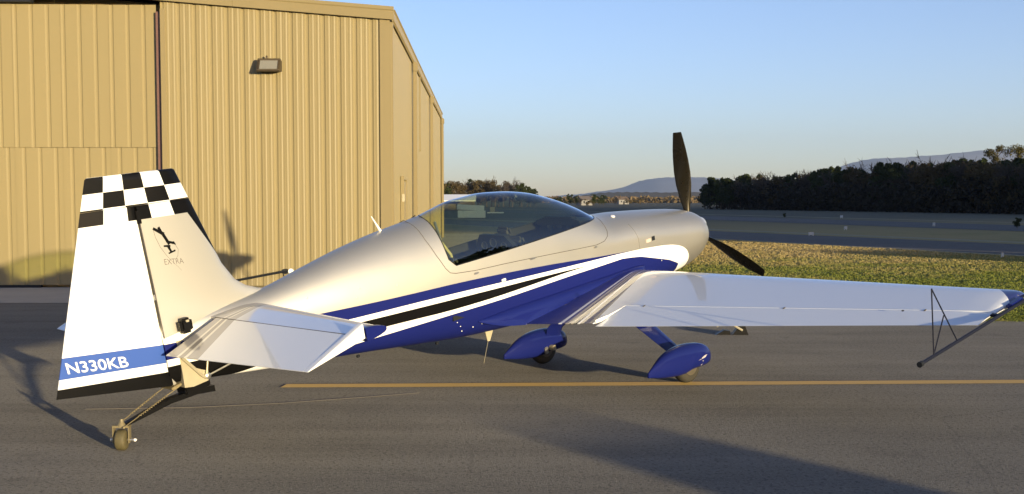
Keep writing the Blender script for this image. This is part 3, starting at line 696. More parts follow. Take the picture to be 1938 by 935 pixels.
M_wing = wing_material()

def stab_material():
    m = N("stabiliser_paint"); o, x, y, z = m.obj()
    ay=m.mth('ABSOLUTE',y)
    k=m.mth('DIVIDE',m.mth('ADD',x,4.55),.72)
    ya=m.mixf(k,.10,.10); yb=m.mixf(k,.53,.26)
    q=m.mth('DIVIDE',m.mth('SUBTRACT',ay,ya),m.mth('SUBTRACT',yb,ya))
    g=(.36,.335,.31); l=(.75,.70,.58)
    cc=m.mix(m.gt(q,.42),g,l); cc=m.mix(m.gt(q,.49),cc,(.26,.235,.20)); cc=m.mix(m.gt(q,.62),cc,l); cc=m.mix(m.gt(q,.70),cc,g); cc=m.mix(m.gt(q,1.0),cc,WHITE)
    tip=m.mth('MULTIPLY',m.gt(ay,1.50),m.gt(m.mth('ADD',x,m.mth('MULTIPLY',m.mth('SUBTRACT',ay,1.5),.3)),-4.0))
    cc=m.mix(m.mth('MULTIPLY',m.gt(ay,1.585),m.gt(x,-4.06)),cc,BLUE)
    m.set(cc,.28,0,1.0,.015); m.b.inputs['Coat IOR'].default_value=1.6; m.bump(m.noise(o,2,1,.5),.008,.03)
    return m.m
M_stab = stab_material()

def glass_material():
    m = N("canopy_acrylic")
    m.t.nodes.remove(m.b)
    tr=m.n("ShaderNodeBsdfTransparent"); tr.inputs[0].default_value=(.86,.90,.64,1)
    gl=m.n("ShaderNodeBsdfGlossy"); gl.inputs["Roughness"].default_value=0.0; gl.inputs[0].default_value=(.95,.97,1,1)
    fr=m.n("ShaderNodeFresnel"); g_=m.n('ShaderNodeNewGeometry'); m.put(fr.inputs[0],m.mixf(g_.outputs['Backfacing'],1.52,1/1.52))
    ms=m.n("ShaderNodeMixShader"); m.t.links.new(m.mth('MULTIPLY',fr.outputs[0],2.0,clamp=True),ms.inputs[0])
    m.t.links.new(tr.outputs[0],ms.inputs[1]); m.t.links.new(gl.outputs[0],ms.inputs[2]); m.t.links.new(ms.outputs[0],m.out.inputs[0])
    return m.m
M_glass = glass_material()

# ---- fuselage, cut along the canopy edge
xs=[-4.52+.035*i for i in range(int(5.88/.035))]+[1.36,1.385,1.405,1.415,1.42]
rings=[fring(x) for x in xs]
g=G().loft(rings,cap=True)
bm=bmesh.new()
vs=[bm.verts.new(v) for v in g.v]
for f in g.f: bm.faces.new([vs[i] for i in f])
bmesh.ops.recalc_face_normals(bm,faces=bm.faces[:])
for co,no in (((0,0,1.577),(0,0,1)),((-2.095,0,1.7),(1,0,0)),((-2.095,0,1.64),(1,0,.9))):
    bmesh.ops.bisect_plane(bm,geom=bm.verts[:]+bm.edges[:]+bm.faces[:],plane_co=co,plane_no=no,dist=1e-5)
def is_glass(c): return c.z>1.577 and -2.095<c.x<.1 and (c.x+2.095)+(c.z-1.64)*.9>0
bm.faces.ensure_lookup_table()
gf=[f for f in bm.faces if is_glass(f.calc_center_median())]
def sub(bm,keep,name,mat,smooth):
    b2=bm.copy(); b2.faces.ensure_lookup_table()
    bmesh.ops.delete(b2,geom=[f for f in b2.faces if f.index not in keep],context='FACES')
    me=bpy.data.meshes.new(name); b2.to_mesh(me); b2.free(); me.materials.append(mat)
    me.polygons.foreach_set("use_smooth",[True]*len(me.polygons)); me.set_sharp_from_angle(angle=R(smooth))
    o=bpy.data.objects.new(name,me); col.objects.link(o); o.parent=plane; return o
bm.faces.index_update()
gi={f.index for f in gf}; ai={f.index for f in bm.faces}
fus=sub(bm,ai-gi,"fuselage",M_fus,50)
canopy=sub(bm,gi,"canopy",M_glass,60); bm.free()

# canopy frame seam, scribed as a fine dark groove bead on both sides
seam=[(-2.245,1.99),(-2.24,1.93),(-2.235,1.83),(-2.2,1.7),(-2.15,1.58),(-2.115,1.535),(-2.06,1.518),(-1.86,1.494),(-1.57,1.475),(-1.265,1.45),(-.94,1.42),(-.6,1.388),(-.40,1.37),(-.28,1.378),(-.215,1.41),(-.185,1.45),(-.16,1.52),(-.12,1.56)]
def dense(P,n=6):
    r=[]
    for i in range(len(P)-1):
        for k in range(n):
            t=k/n; r.append(tuple(P[i][j]*(1-t)+P[i+1][j]*t for j in range(len(P[0]))))
    return r+[P[-1]]
for sgn in (-1,1):
    G().tube([(x,sgn*(fhalf(x,z)+.0005),z) for x,z in dense(seam,3)],.0028,5).out("panel_seam",M_seam,fus,40)
# thin black gasket along the glass edge
for sgn in (-1,1):
    P=[(-2.098,2.0),(-2.098,1.9),(-2.098,1.8),(-2.098,1.7),(-2.095,1.64),(-2.04,1.578),(-1.6,1.576),(-1.2,1.576),(-.8,1.576),(-.5,1.576),(-.3,1.576),(-.12,1.576)]
    G().tube([(x,sgn*(fhalf(x,min(z,pch(ST_T,x)-.001))+.001),z) for x,z in dense(P,5)],.004,5).out("canopy_gasket",M_dark,canopy,40)
# cowl split line and small fasteners
for sgn in (-1,1):
    G().tube([(x,sgn*(fhalf(x,z)+.0003),z) for x,z in dense([(.16,1.44),(.19,1.3),(.19,1.2)],6)],.0015,5).out("cowl_seam",M_seam,fus,40)
def stud(x,z,r=.006,mat=M_steel,name="fastener",sgn=-1):
    y=sgn*fhalf(x,z)
    G().lathe((x,y,z),(0,sgn,0),[(-.002,r),(.003,r),(.005,r*.5)],8).out(name,mat,fus,40)
for x,z in [(-2.10,1.115),(-2.06,1.07),(-2.03,1.02),(-1.92,1.025),(-1.83,1.03),(-1.74,1.035),(-1.65,1.04),(.508,1.008),(.60,1.12),(-3.4,1.66),(-2.96,1.62),(-2.63,1.56),(-3.6,1.60),(-3.0,1.56)]: stud(x,z)
# canopy latches and step light
for x,z,l in [(-1.86,1.47,.05),(-1.22,1.44,.07),(-.42,1.355,.045)]:
    G().box((x,-fhalf(x,z)-.004,z),(l,.010,.014),None,.003).out("canopy_latch",M_steel,fus,40)
G().box((-1.585,-fhalf(-1.585,1.345)-.006,1.345),(.05,.012,.022),None,.004).out("position_light",M_white,fus,40)
# engine placard on the cowl
G().box((.33,-fhalf(.33,1.245)-.001,1.245),(.07,.003,.03)).out("placard",simple("placard",(.62,.45,.38),.5),fus)
G().box((.405,-fhalf(.405,1.25)-.001,1.25),(.045,.003,.04)).out("placard",M_dark,fus)
# filler cap on top of the cowl
G().lathe((.12,-.17,1.515),(0,-.35,1),[(-.01,.022),(.012,.022),(.016,.012)],14).out("filler_cap",M_white,fus,40)
# air intake openings on the cowl face
for sgn in (-1,1):
    rr=[]
    for t,sx in ((1.425,1.0),(1.36,.85)):
        rr.append([(t,sgn*.17+.075*sx*math.cos(a),1.10+.055*sx*math.sin(a)) for a in [2*math.pi*k/20 for k in range(20)]])
    G().loft(rr).out("cowl_intake",M_black,fus,40)

# ---- cockpit
cp=G(); cp.box((-2.16,0,1.62),(.02,.56,.56)); 
b=fring(-2.13,48); 
g=G(); g.add([(-2.13,y*.97,1.05+(z-1.05)*.985) for _,y,z in b],[tuple(range(48))]); g.out("rear_bulkhead",M_dark,fus)
g=G(); g.box((-1.35,0,1.16),(1.6,.62,.04)); g.box((-.55,0,1.22),(.8,.62,.04)); g.out("cockpit_floor",M_dark,fus)
def seat(x):
    s=G(); s.box((x,0,1.26),(.42,.40,.08),None,.03); rot=Matrix.Rotation(R(-18),3,'Y')
    s.box((x-.25,0,1.42),(.07,.40,.40),rot,.03); o=s.out("seat",M_seat,fus,40)
    G().box((x-.325,0,1.655),(.06,.16,.09),rot,.025).out("headrest",M_seat,o,40)
seat(-1.62); seat(-.82)
def ipanel(x,zt,wd,name):
    p=G(); rot=Matrix.Rotation(R(-12),3,'Y')
    ring=[(0,-wd,-.26),(0,-wd,.02),(0,-wd*.62,.13),(0,wd*.62,.13),(0,wd,.02),(0,wd,-.26)]
    p.loft([[Vector((x+dx,0,zt-.13))+rot@Vector(q) for q in ring] for dx in (0,.05)])
    o=p.out(name,M_dark,fus)
    for yy,zz,rr in [(-.12,.03,.035),(0,.06,.04),(.12,.03,.035),(-.1,-.08,.03),(.1,-.08,.03)]:
        c=Vector((x-.004,0,zt-.13))+rot@Vector((0,yy,zz))
        G().lathe(c,(-1,0,0),[(-.004,rr),(.006,rr),(.006,rr*.86),(.001,rr*.84),(.001,0)],18).out("gauge",simple("gauge_face",(.028,.030,.034),.45),o,40)
    return o
ipanel(-1.28,1.66,.24,"rear_instrument_panel"); ipanel(-.42,1.64,.26,"front_instrument_panel")
g=G(); g.loft([[(x,-wd,z),(x,-wd*.6,z+.03),(x,wd*.6,z+.03),(x,wd,z),(x,wd,z-.04),(x,-wd,z-.04)] for x,wd,z in [(-.46,.27,1.60),(-.3,.24,1.575),(-.12,.17,1.53)]]); g.out("glareshield",M_dark,fus,40)
for x in (-1.45,-.62):
    G().tube([(x+.1,0,1.2),(x+.1,0,1.38),(x+.06,0,1.46)],[.012,.012,.02],8).out("control_stick",M_dark,fus,40)
for yy in (-.08,.08):
    G().tube([(-2.10,yy,1.72),(-1.95,yy,1.74),(-1.87,yy,1.62),(-1.84,yy,1.40)],.013,6).out("harness_strap",simple("harness",(.35,.33,.2),.8),fus,40)
# light structure tubes behind the rear seat
for yy in (-.2,.2):
    G().tube([(-2.06,yy,1.56),(-2.02,yy*.8,1.75),(-1.98,yy*.35,1.92)],.012,7).out("roll_tube",M_steel,fus,40)
G().tube([(-2.03,-.2,1.66),(-2.03,.2,1.66)],.01,7).out("roll_tube",M_steel,fus,40)

# ---- foils
def foil(t,c): return 5*t*(.2969*math.sqrt(c)-.126*c-.3516*c*c+.2843*c**3-.1015*c**4)
def foil(t,c,c0=.20,s=.06):
    """aerobatic section: blunt rounded nose, then flat sides to the trailing edge"""
    if c<c0: return t/2*math.sqrt(max(0,1-((c0-c)/c0)**2))
    u=(c-c0)/(1-c0); k=(u-s*(1-math.exp(-u/s)))/(1-s)
    return t/2*(1-.975*k)
CH=[.0,.004,.012,.025,.045,.075,.11,.15,.19,.23,.27,.32,.38,.46,.58,.72,.86,1.0]
def xTE(y): return -1.545+.254*y
XLE=.26
def wz(y): return .925+.022*y/3.9
def wt(y): return .134-.012*y/3.9
def wing_ring(y,side,c0=0,c1=1,sw=0):
    ch=XLE-xTE(y); up=[];lo=[]
    cs=[c*c1 for c in CH]
    for c in cs:
        h=foil(wt(y),c)*ch; up.append((XLE-c*ch,side*y,wz(y)+h)); lo.append((XLE-c*ch,side*y,wz(y)-h-1e-4))
    return up[::-1]+lo[1:]
def hx(y): return -1.05+.19*y        # aileron hinge line
def hc(y): return (XLE-hx(y))/(XLE-xTE(y))
def wing(side):
    g=G()
    Y=[.20,.4,.6,.8,1.025]
    g.loft([wing_ring(y,side) for y in Y])
    Y2=[1.0252+(3.845-1.0252)*i/14 for i in range(15)]
    def trunc(y,k=1.0,th=1.0):
        r=wing_ring(y,side,0,hc(y)-.0005)
        return r
    rings=[trunc(y) for y in Y2]
    # rounded tip
    for dy,k in ((.045,.86),(.065,.62),(.075,.35)):
        y=3.845+dy; r=trunc(y); zc=wz(y); rings.append([(p[0] if p[0]<.0 else p[0]*(1-(1-k)*.22),p[1],zc+(p[2]-zc)*k) for p in r])
    # stations have different point counts near the hinge: resample
    n=min(len(r) for r in rings); assert all(len(r)==n for r in rings), [len(r) for r in rings]
    g.loft(rings)
    o=g.out("wing",M_wing,plane,35)
    # aileron
    a=G(); rr=[]
    for i in range(13):
        y=1.04+(3.905-1.04)*i/12; ch=XLE-xTE(y); h0=hc(y)+.002; cs=[h0+(1-h0)*t for t in (0,.15,.35,.6,.85,1)]
        zc=wz(y); xh=XLE-h0*ch
        if i==12: tk=.5
        else: tk=1
        up=[(XLE-c*ch,foil(wt(y),c)*ch*tk-.0015) for c in cs]; lo=[(XLE-c*ch,-foil(wt(y),c)*ch*tk+.0015) for c in cs]
        nose=[(xh+.001,foil(wt(y),h0)*ch*.5*tk),(xh+.001,-foil(wt(y),h0)*ch*.5*tk)]
        ang=R(3.2 if side<0 else -3.2); P=[]
        zp=foil(wt(y),h0)*ch*tk-.0005                 # the hinge lies along the top skin
        for px,pz in up[::-1]+nose+lo:
            dx=px-xh; dz=pz-zp; P.append((xh+dx*math.cos(ang)-dz*math.sin(ang),side*y,zc+zp+dx*math.sin(ang)+dz*math.cos(ang)))
        rr.append(P)
    a.loft(rr); al=a.out("aileron",M_wing,plane,35)
    # notch tab at the aileron's inner end
    G().box((xTE(1.03)+.10,side*1.032,wz(1.03)+.012),(.16,.010,.026),None,.003).out("aileron_horn",M_white,al,40)
    for y in (1.2,2.4,3.45):
        x=hx(y); G().box((x,side*y,wz(y)+foil(wt(y),hc(y))*(XLE-xTE(y))-.001),(.035,.014,.008),None,.003).out("hinge_cover",M_seam,al,40)
    # root fillet
    f=G(); rr=[]
    for i in range(30):
        t=i/29; x=-1.88+t*2.12
        k=min(1,t/.14)*min(1,(1-t)/.06) ; k=max(k,.02)**.6
        zr=1.062-.035*max(0,min(1,(x+1.4)/1.6))
        fy=fhalf(x,zr)
        c=(XLE-x)/(XLE-xTE(.5))
        wt_=wz(.5)+(foil(.15,min(1,max(0,c)))*(XLE-xTE(.5)) if c<1 else 0)
        xte_=xTE(.5); tq=min(1,max(0,(xte_-x)/(xte_+1.88))); zb=max(.80,min(wt_-.01,zr-.05)) if c<1 else (wz(.5)-.012)*(1-tq)+(zr-.05*k)*tq
        yw=fy+.03+.055*k
        pts=[(fy-.02,zr+.03*k),(fy+.012,zr+.018*k),(fy+.035*k+.006,zr+.0*k),(fy+.05*k+.006,zr-.03*k),(fy+.055*k+.006,zr-.06*k),(fy+.062*k+.006,(zr-.06*k)*.6+zb*.4),(fy+.075*k+.006,min(zb,zr-.03*k)),(fy-.02,min(zb,zr-.03*k)-.004)]
        rr.append([(x,side*a_,b_) for a_,b_ in pts])
    f.loft(rr); f.out("wing_fillet",M_blue,plane,50)
    return o
wing(-1); wing(1)

# ---- stabiliser and elevators
def sLE(y): return -3.70-.115*y
def sTE(y): return -4.60+.055*y
def shx(y): return -4.145-.0*y
def stab(side):
    zc=1.682; g=G(); rr=[]; e=[]
    for i in range(13):
        y=.02+1.60*i/12; ch=sLE(y)-sTE(y); t=.105+.02*(i/12)
        hcx=(sLE(y)-shx(y))/ch
        cs=[c*(hcx-.004) for c in CH]
        rr.append((y,[(sLE(y)-c*ch,foil(t,c)*ch) for c in cs]))
        ce=[hcx+.006+(1-hcx-.006)*q for q in (0,.12,.3,.55,.8,1)]
        e.append((y,[(sLE(y)-c*ch,foil(t,c)*ch+.0012) for c in ce]))
    g.loft([[(x,side*y,zc+h) for x,h in p[::-1]]+[(x,side*y,zc-h-1e-4) for x,h in p[1:]] for y,p in rr])
    so=g.out("stabiliser",M_stab,plane,35)
    a=G(); drop=R(15); L=[]
    def pt(x,h,y):
        xh=shx(y)-.006; dx=x-xh
        return (xh+dx*math.cos(drop), side*y, zc+dx*math.sin(drop)+h*math.cos(drop))
    for y,p in e:
        if y<.08: continue
        nose=[(p[0][0]+.010,p[0][1]*.5),(p[0][0]+.010,-p[0][1]*.5)]
        L.append([pt(x,h,y) for x,h in p[::-1]]+[pt(x,h,y) for x,h in nose]+[pt(x,-h,y) for x,h in p])
    a.loft(L); el=a.out("elevator",M_stab,plane,35)
    # elevator horn at the tip: white rear, blue nose (drooping with the elevator)
    hn=G(); Lh=[]; cap=G(); Lc=[]
    for dy,k in ((.003,1),(.03,1),(.042,.97),(.046,.90)):
        y=1.62+dy; xf=-4.045; xb=sTE(y); n=10
        up=[(xf+(xb-xf)*i/n, (.050*(1-.96*i/n))*k) for i in range(n+1)]
        Lh.append([pt(x,h,y) for x,h in up[::-1]]+[pt(x,-h-1e-4,y) for x,h in up])
        x0=sLE(1.6)+.012; cs=[0,.03,.1,.2,.35,.55,.8,1]
        uc=[(x0+(-4.035-x0)*c,.040*math.sqrt(1-(1-c)**2)*k+.0015) for c in cs]
        Lc.append([(x,side*y,zc+h) for x,h in uc[::-1]]+[(x,side*y,zc-h) for x,h in uc[1:]])
    hn.loft(Lh); hn.out("elevator_horn",M_white,el,40)
    cap.loft(Lc); cap.out("stabiliser_tip",M_blue,so,40)
    # dark gap along the hinge
    G().tube([(shx(.1)+.002,side*.12,zc+.032),(shx(1)+.002,side*.85,zc+.030),(shx(1.6)+.002,side*1.6,zc+.031)],.0035,5).out("hinge_gap",M_seam,so,40)
stab(-1); stab(1)

# ---- fin and rudder
def foil_slab(name,st,prof,mat,parent,n=12,smooth=40):
    """st: (x_front,z_front,x_back,z_back,half_thickness)"""
    g=G(); rings=[]
    for xf,zf,xb,zb,T in st:
        up=[];lo=[]
        for i in range(n+1):
            c=(i/n)**1.6; x=xf+(xb-xf)*c; z=zf+(zb-zf)*c; h=prof(c)*T
            up.append((x,-h,z)); lo.append((x,h+1e-5,z))
        rings.append(up+lo[::-1][:-1])
    g.loft(rings); return g.out(name,mat,parent,smooth)
lex=lambda z:-4.164+.31*(2.769-z)
tex=lambda z:-4.80-.369*(2.816-z)
HZ=2.578
finp=lambda c: math.sqrt(max(0,1-(1-c)**2))*.96+.0
rudp=lambda c: (min(1,math.sqrt(max(0,c*40))) if c<.025 else 1-.93*(c-.025)/.975)
hornp=lambda c: foil(1.0,c)*2.0
fin=foil_slab("fin",[(-3.60,1.765,-4.508,1.66,.060),(-3.68,1.80,-4.508,1.72,.060),(-3.78,1.845,-4.508,1.80,.060),(-3.86,1.91,-4.508,1.88,.060),(lex(2.05),2.05,-4.508,2.05,.056),(lex(2.25),2.25,-4.508,2.25,.050),(lex(2.45),2.45,-4.508,2.46,.044),(lex(2.548),2.548,-4.508,HZ-.004,.041)],finp,M_tail,plane)
rud=foil_slab("rudder",[(-4.457,1.313,tex(1.476),1.476,.050),(-4.516,1.40,tex(1.55),1.55,.055),(-4.516,1.62,tex(1.72),1.72,.058),(-4.516,2.05,tex(2.1),2.1,.054),(-4.516,2.4,tex(2.42),2.42,.046),(-4.516,HZ-.002,tex(2.602),2.602,.041)],rudp,M_tail,plane)
hs=[]
for k,(q,th) in enumerate([(0,1),(.25,.98),(.5,.95),(.75,.92),(.95,.86),(1.0,.55)]):
    zf=2.552+(2.769-2.552)*q; zb=2.604+(2.816-2.604)*q
    hs.append((lex(zf)-(.012 if k==5 else 0),zf,tex(zb)+(.012 if k==5 else 0),zb,.043*th))
foil_slab("rudder_horn",hs,hornp,M_tail,rud,16)
def rud_y(x,z): 
    T=.056; xb=tex(z); c=max(0,min(1,(-4.516-x)/(-4.516-xb))); return rudp(c)*T
# hinge bracket across the gap and dark hinge line
for z in (2.50,1.95):
    G().box((-4.513,-.049,z),(.03,.012,.09 if z>2.2 else .04),None,.003).out("rudder_hinge",M_black if z>2.2 else M_steel,rud,40)
G().tube([(-4.512,-.052,2.47),(-4.512,-.060,2.0),(-4.512,-.0605,1.66)],.0028,5).out("hinge_gap",M_seam,fin,40)
# writing -----------------------------------------------------------
def text_mesh(s,size,extra=0,space=1.0):
    c=bpy.data.curves.new("t",'FONT'); c.body=s; c.size=size; c.offset=extra; c.space_character=space; c.resolution_u=4
    o=bpy.data.objects.new("t",c); col.objects.link(o); dg=bpy.context.evaluated_depsgraph_get()
    me=bpy.data.meshes.new_from_object(o.evaluated_get(dg)); bpy.data.objects.remove(o); 
    return [v.co.copy() for v in me.vertices],[tuple(p.vertices) for p in me.polygons]
def place_text(name,s,org,dx,dz,width,height,mat,parent,yfun,extra=0,side=-1):
    v,f=text_mesh(s,1,extra)
    x0=min(p.x for p in v);x1=max(p.x for p in v);z0=min(p.y for p in v);z1=max(p.y for p in v)
    out=[]
    for p in v:
        a=(p.x-x0)/(x1-x0)*width; b_=(p.y-z0)/(z1-z0)*height
        X=org[0]+dx[0]*a+dz[0]*b_; Z=org[1]+dx[1]*a+dz[1]*b_
        out.append((X,side*(yfun(X,Z)+.003),Z))
    return mk(name,out,f,mat,parent)
place_text("registration",'N330KB',(-5.190,1.615),(.985,-.172),(-.05,.999),.405,.076,M_white,rud,rud_y,.012)
def fin_y(x,z):
    T=.057-.016*max(0,min(1,(z-1.9)/.65)); c=max(0,min(1,(x-lex(z))/(-4.508-lex(z)))); return finp(c)*T
M_logo=simple("logo_grey",(.16,.14,.12),.5)
place_text("maker_lettering",'EXTRA',(-4.395,2.148),(.985,-.17),(0,1),.145,.038,M_logo,fin,fin_y,-.004)
# emblem: a tumbling aircraft figure with its looping flight path
def figure(segs,name,mat,parent):
    g=G()
    for a,b_,w0,w1 in segs:
        a=Vector(a);b_=Vector(b_);d=(b_-a).normalized();nrm=Vector((-d.y,d.x))
        q=[a+nrm*w0,b_+nrm*w1,b_-nrm*w1,a-nrm*w0]
        g.add([(p.x,-(fin_y(p.x,p.y)+.003),p.y) for p in q],[(0,1,2,3)])
    return g.out(name,mat,parent)
figure([((-4.425,2.405),(-4.355,2.350),.009,.012),((-4.385,2.405),(-4.362,2.345),.010,.008),((-4.362,2.352),(-4.330,2.275),.011,.010),((-4.35,2.30),(-4.295,2.275),.007,.009),((-4.30,2.285),(-4.285,2.262),.008,.004),((-4.375,2.272),(-4.325,2.262),.006,.008),((-4.345,2.270),(-4.325,2.215),.010,.007),((-4.35,2.215),(-4.295,2.225),.005,.006)],"emblem",M_black,fin)
lp=[(-4.425,2.40),(-4.420,2.34),(-4.400,2.27),(-4.365,2.20),(-4.335,2.155),(-4.30,2.11),(-4.28,2.08)]
lp2=[(-4.285,2.26),(-4.272,2.225),(-4.285,2.185),(-4.31,2.16)]
for L in (lp,lp2): G().tube([(x,-(fin_y(x,z)+.001),z) for x,z in dense(L,3)],.0016,5).out("emblem_path",M_logo,fin,40)

# black boot and light at the fin foot
g=G(); g.box((-4.365,-.098,1.716),(.095,.075,.105),None,.020); bo=g.out("tail_light",M_black,plane,50)
G().box((-4.360,-.132,1.748),(.026,.010,.018),None,.003).out("lens",M_cream,bo,40)
# stern post block
g=G(); g.loft([[(x0,-.062,z0),(x1,-.062,z1),(x1,.062,z1),(x0,.062,z0)] for x0,z0,x1,z1 in [(-4.440,1.288,-4.26,1.252),(-4.434,1.40,-4.235,1.38),(-4.432,1.62,-4.20,1.60)]]); sp=g.out("stern_post",M_cream,plane,30)
G().tube([(-4.42,-.07,1.50),(-4.30,-.075,1.335),(-4.27,-.075,1.31)],.012,7).out("stern_strut",M_cream,sp,40)
G().tube([(-4.21,-.075,1.52),(-4.27,-.078,1.32)],.007,7).out("stern_strut",M_cream,sp,40)
G().tube([(-4.255,-.085,1.325),(-4.10,-.115,1.36),(-3.98,-.135,1.385)],.0075,7).out("elevator_pushrod",M_steel,plane,40)
G().lathe((-4.262,-.066,1.322),(0,-1,0),[(0,.022),(.025,.022),(.03,.012)],12).out("bell_crank",M_steel,plane,40)

# ---- tail wheel
tw=-5.045
g=G(); path=[B(-4.36,0,.345),B(-4.50,0,.335),B(-4.70,0,.29),B(-4.90,0,.215),B(-5.035,0,.165)]
rr=[]
for p,wd in zip(path,(.040,.036,.032,.026,.020)):
    k=wd*.55; rr.append([p+Vector((0,-wd,k)),p+Vector((0,wd,k)),p+Vector((0,wd,-k)),p+Vector((0,-wd,-k))])
g.loft(rr); ts_=g.out("tail_spring",M_black,plane,30)
G().box((-4.34,0,1.262),(.20,.13,.05),Matrix.Rotation(R(-4),3,"Y"),.01).out("spring_clamp",M_black,ts_,40)
AXW=(B(tw+.705,.709,0)-B(tw,0,0)).normalized()      # the wheel has castered: its axle lies across the view
FWD=(B(tw+.709,-.705,0)-B(tw,0,0)).normalized(); UPV=(B(0,0,1)-B(0,0,0)).normalized()
TWC=B(tw,0,.070)
twe=G(); twe.lathe(TWC-AXW*.042,AXW,[(.004,.035),(.007,.058),(.015,.067),(.024,.070),(.060,.070),(.069,.067),(.077,.058),(.080,.035)],28)
wt_o=twe.out("tailwheel",simple("tailwheel_rubber",(.085,.070,.030),.7,0,0,.2,40),plane,40)
g=G(); Mx=Matrix((AXW,FWD,UPV)).transposed()
for sd_ in (-1,1): g.box(TWC+AXW*sd_*.052+UPV*.036,(.008,.05,.11),Mx,.002)
g.box(TWC+UPV*.092,(.112,.06,.014),Mx,.003); g.lathe(TWC+UPV*.09,UPV,[(0,.034),(.012,.03),(.028,.016),(.05,.013)],14); g.out("tailwheel_fork",simple("fork_metal",(.20,.165,.09),.5,.2),plane,40)
G().lathe(TWC-AXW*.075,AXW,[(0,.011),(.160,.011)],10).out("tailwheel_axle",M_steel,plane,40)
G().box(TWC+AXW*.088,(.022,.02,.018),Mx,.004).out("axle_nut",M_white,plane,40)
M_brass=simple("dull_brass",(.26,.21,.11),.5,.4,0,.3,60)
def spring(p,q,name):
    p=Vector(p);q=Vector(q);G_=G();d=(q-p);L=d.length;d.normalize()
    a=d.cross(Vector((0,0,1))).normalized();b_=d.cross(a);n=90
    P=[p+d*(L*.22*i/3) for i in range(3)]
    P+=[p+d*(L*(.22+.5*i/n))+(a*math.cos(i*.9)+b_*math.sin(i*.9))*.0055 for i in range(n)]
    P+=[p+d*(L*(.74+.26*i/3)) for i in range(4)]
    G_.tube(P,.0030,5); G_.out(name,M_brass,plane,40)
spring(B(-4.66,.075,.392),B(-5.055,.05,.160),"steering_spring"); spring(B(-4.66,-.075,.392),B(-5.055,-.05,.160),"steering_spring")
G().tube([B(-5.055,.055,.16),B(-5.055,-.055,.16)],.007,7).out("steering_arm",M_brass,plane,40)
G().box(B(-4.68,0,.395),(.08,.17,.018),Matrix.Rotation(R(-10),3,'Y'),.004).out("rudder_arm",M_brass,plane,40)

# ---- main gear
def gear(side):
    g=G(); P=[(.05,.74),(.2,.60),(.38,.475),(.70,.285),(.84,.20)] if side>0 else [(.05,.76),(.35,.65),(.62,.52),(.79,.37),(.85,.18)]
    rr=[]
    for i,(lat,z) in enumerate(P):
        c=[.145,.142,.138,.115,.095][i]; th=[.018,.017,.016,.014,.012][i]
        a=P[min(i+1,4)];b_=P[max(i-1,0)]; d=Vector((a[0]-b_[0],a[1]-b_[1])).normalized(); nx,nz=-d.y*-1,d.x
        nx,nz=(-d.y,d.x)
        s0=.06; ring=[]
        for (u,v) in [(1,0),(.8,.8),(.3,1),(-.4,.85),(-1,.1),(-1,-.1),(-.4,-.85),(.3,-1),(.8,-.8)]:
            ring.append(B(s0+u*c,side*(lat+nx*v*th),z+nz*v*th))
        rr.append(ring)
    g.loft(rr); g.out("gear_leg",M_blue,plane,40)
    # wheel pant
    T=[(-.56,.142),(-.45,.225),(-.35,.288),(-.15,.345),(0,.362),(.12,.36),(.22,.342),(.30,.300),(.335,.250),(.348,.21)]
    Bo=[(-.56,.098),(-.3,.075),(-.12,.075),(.03,.115),(.17,.13),(.27,.145),(.32,.155),(.348,.19)]
    W=[(-.56,.008),(-.5,.022),(-.35,.058),(-.15,.092),(0,.105),(.15,.10),(.26,.078),(.32,.045),(.348,.012)]
    rr=[]; ss=[-.56,-.54,-.5,-.45,-.4,-.34,-.28,-.22,-.15,-.08,0,.07,.13,.19,.24,.28,.31,.33,.342,.348]
    for s in ss:
        zt,zb,wd=pch(T,s),pch(Bo,s),pch(W,s); zc=zb+(zt-zb)*.48; ring=[]
        for k in range(28):
            a=2*math.pi*k/28; c_,s_=math.cos(a),math.sin(a); e=2.5
            ring.append(B(s,side*.9+wd*math.copysign(abs(c_)**(2/e),c_),zc+((zt-zc) if s_>0 else (zc-zb))*math.copysign(abs(s_)**(2/2.2),s_)))
        rr.append(ring)
    g=G().loft(rr); pant=g.out("wheel_pant",M_blue,plane,45)
    # white flash with a small dart on the outer side
    if side>0 or True:
        fl=G(); 
        for q in ([(.09,.215),(.15,.228),(.19,.252),(.15,.250),(.10,.232)],[(.04,.207),(.085,.214),(.088,.221)],[(.11,.200),(.13,.204),(.125,.190)],[(.112,.165),(.13,.169),(.128,.155),(.113,.153)]):
            n=len(q); V=[]
            for s,z in q:
                zt,zb,wd=pch(T,s),pch(Bo,s),pch(W,s); zc=zb+(zt-zb)*.48; sv_=abs((z-zc)/((zt-zc) if z>zc else (zc-zb)))
                sv_=min(1,sv_)**(2.2/2); yy=wd*max(0,1-sv_**2)**(1/2.5)
                V.append(B(s,side*(.9+yy+.003),z))
            fl.add(V,[tuple(range(n))])
        fl.out("pant_emblem",simple("emblem_pale",(.42,.38,.42),.5),pant)
    # wheel
    c=B(0,side*.9,.168)
    ty=G(); ty.lathe(c-Vector((0,.055,0)),(0,1,0),[(0,.10),(.004,.14),(.018,.16),(.04,.168),(.07,.168),(.092,.16),(.106,.14),(.11,.10)],32); wo=ty.out("wheel",simple("wheel_rubber",(.034,.030,.021),.8,0,0,.25,40),plane,40)
    G().lathe(c-Vector((0,.058,0)),(0,1,0),[(0,.02),(.002,.095),(.02,.10),(.096,.10),(.114,.095),(.116,.02)],24).out("rim",simple("wheel_rim",(.10,.085,.06),.5,.3),wo,40)
    G().box(B(.01,side*.775,.175),(.05,.07,.05),None,.008).out("axle_fitting",M_cream,plane,40)
    G().box(B(-.055,side*.80,.15),(.05,.03,.07),None,.008).out("brake_caliper",M_steel,plane,40)
gear(1); gear(-1)

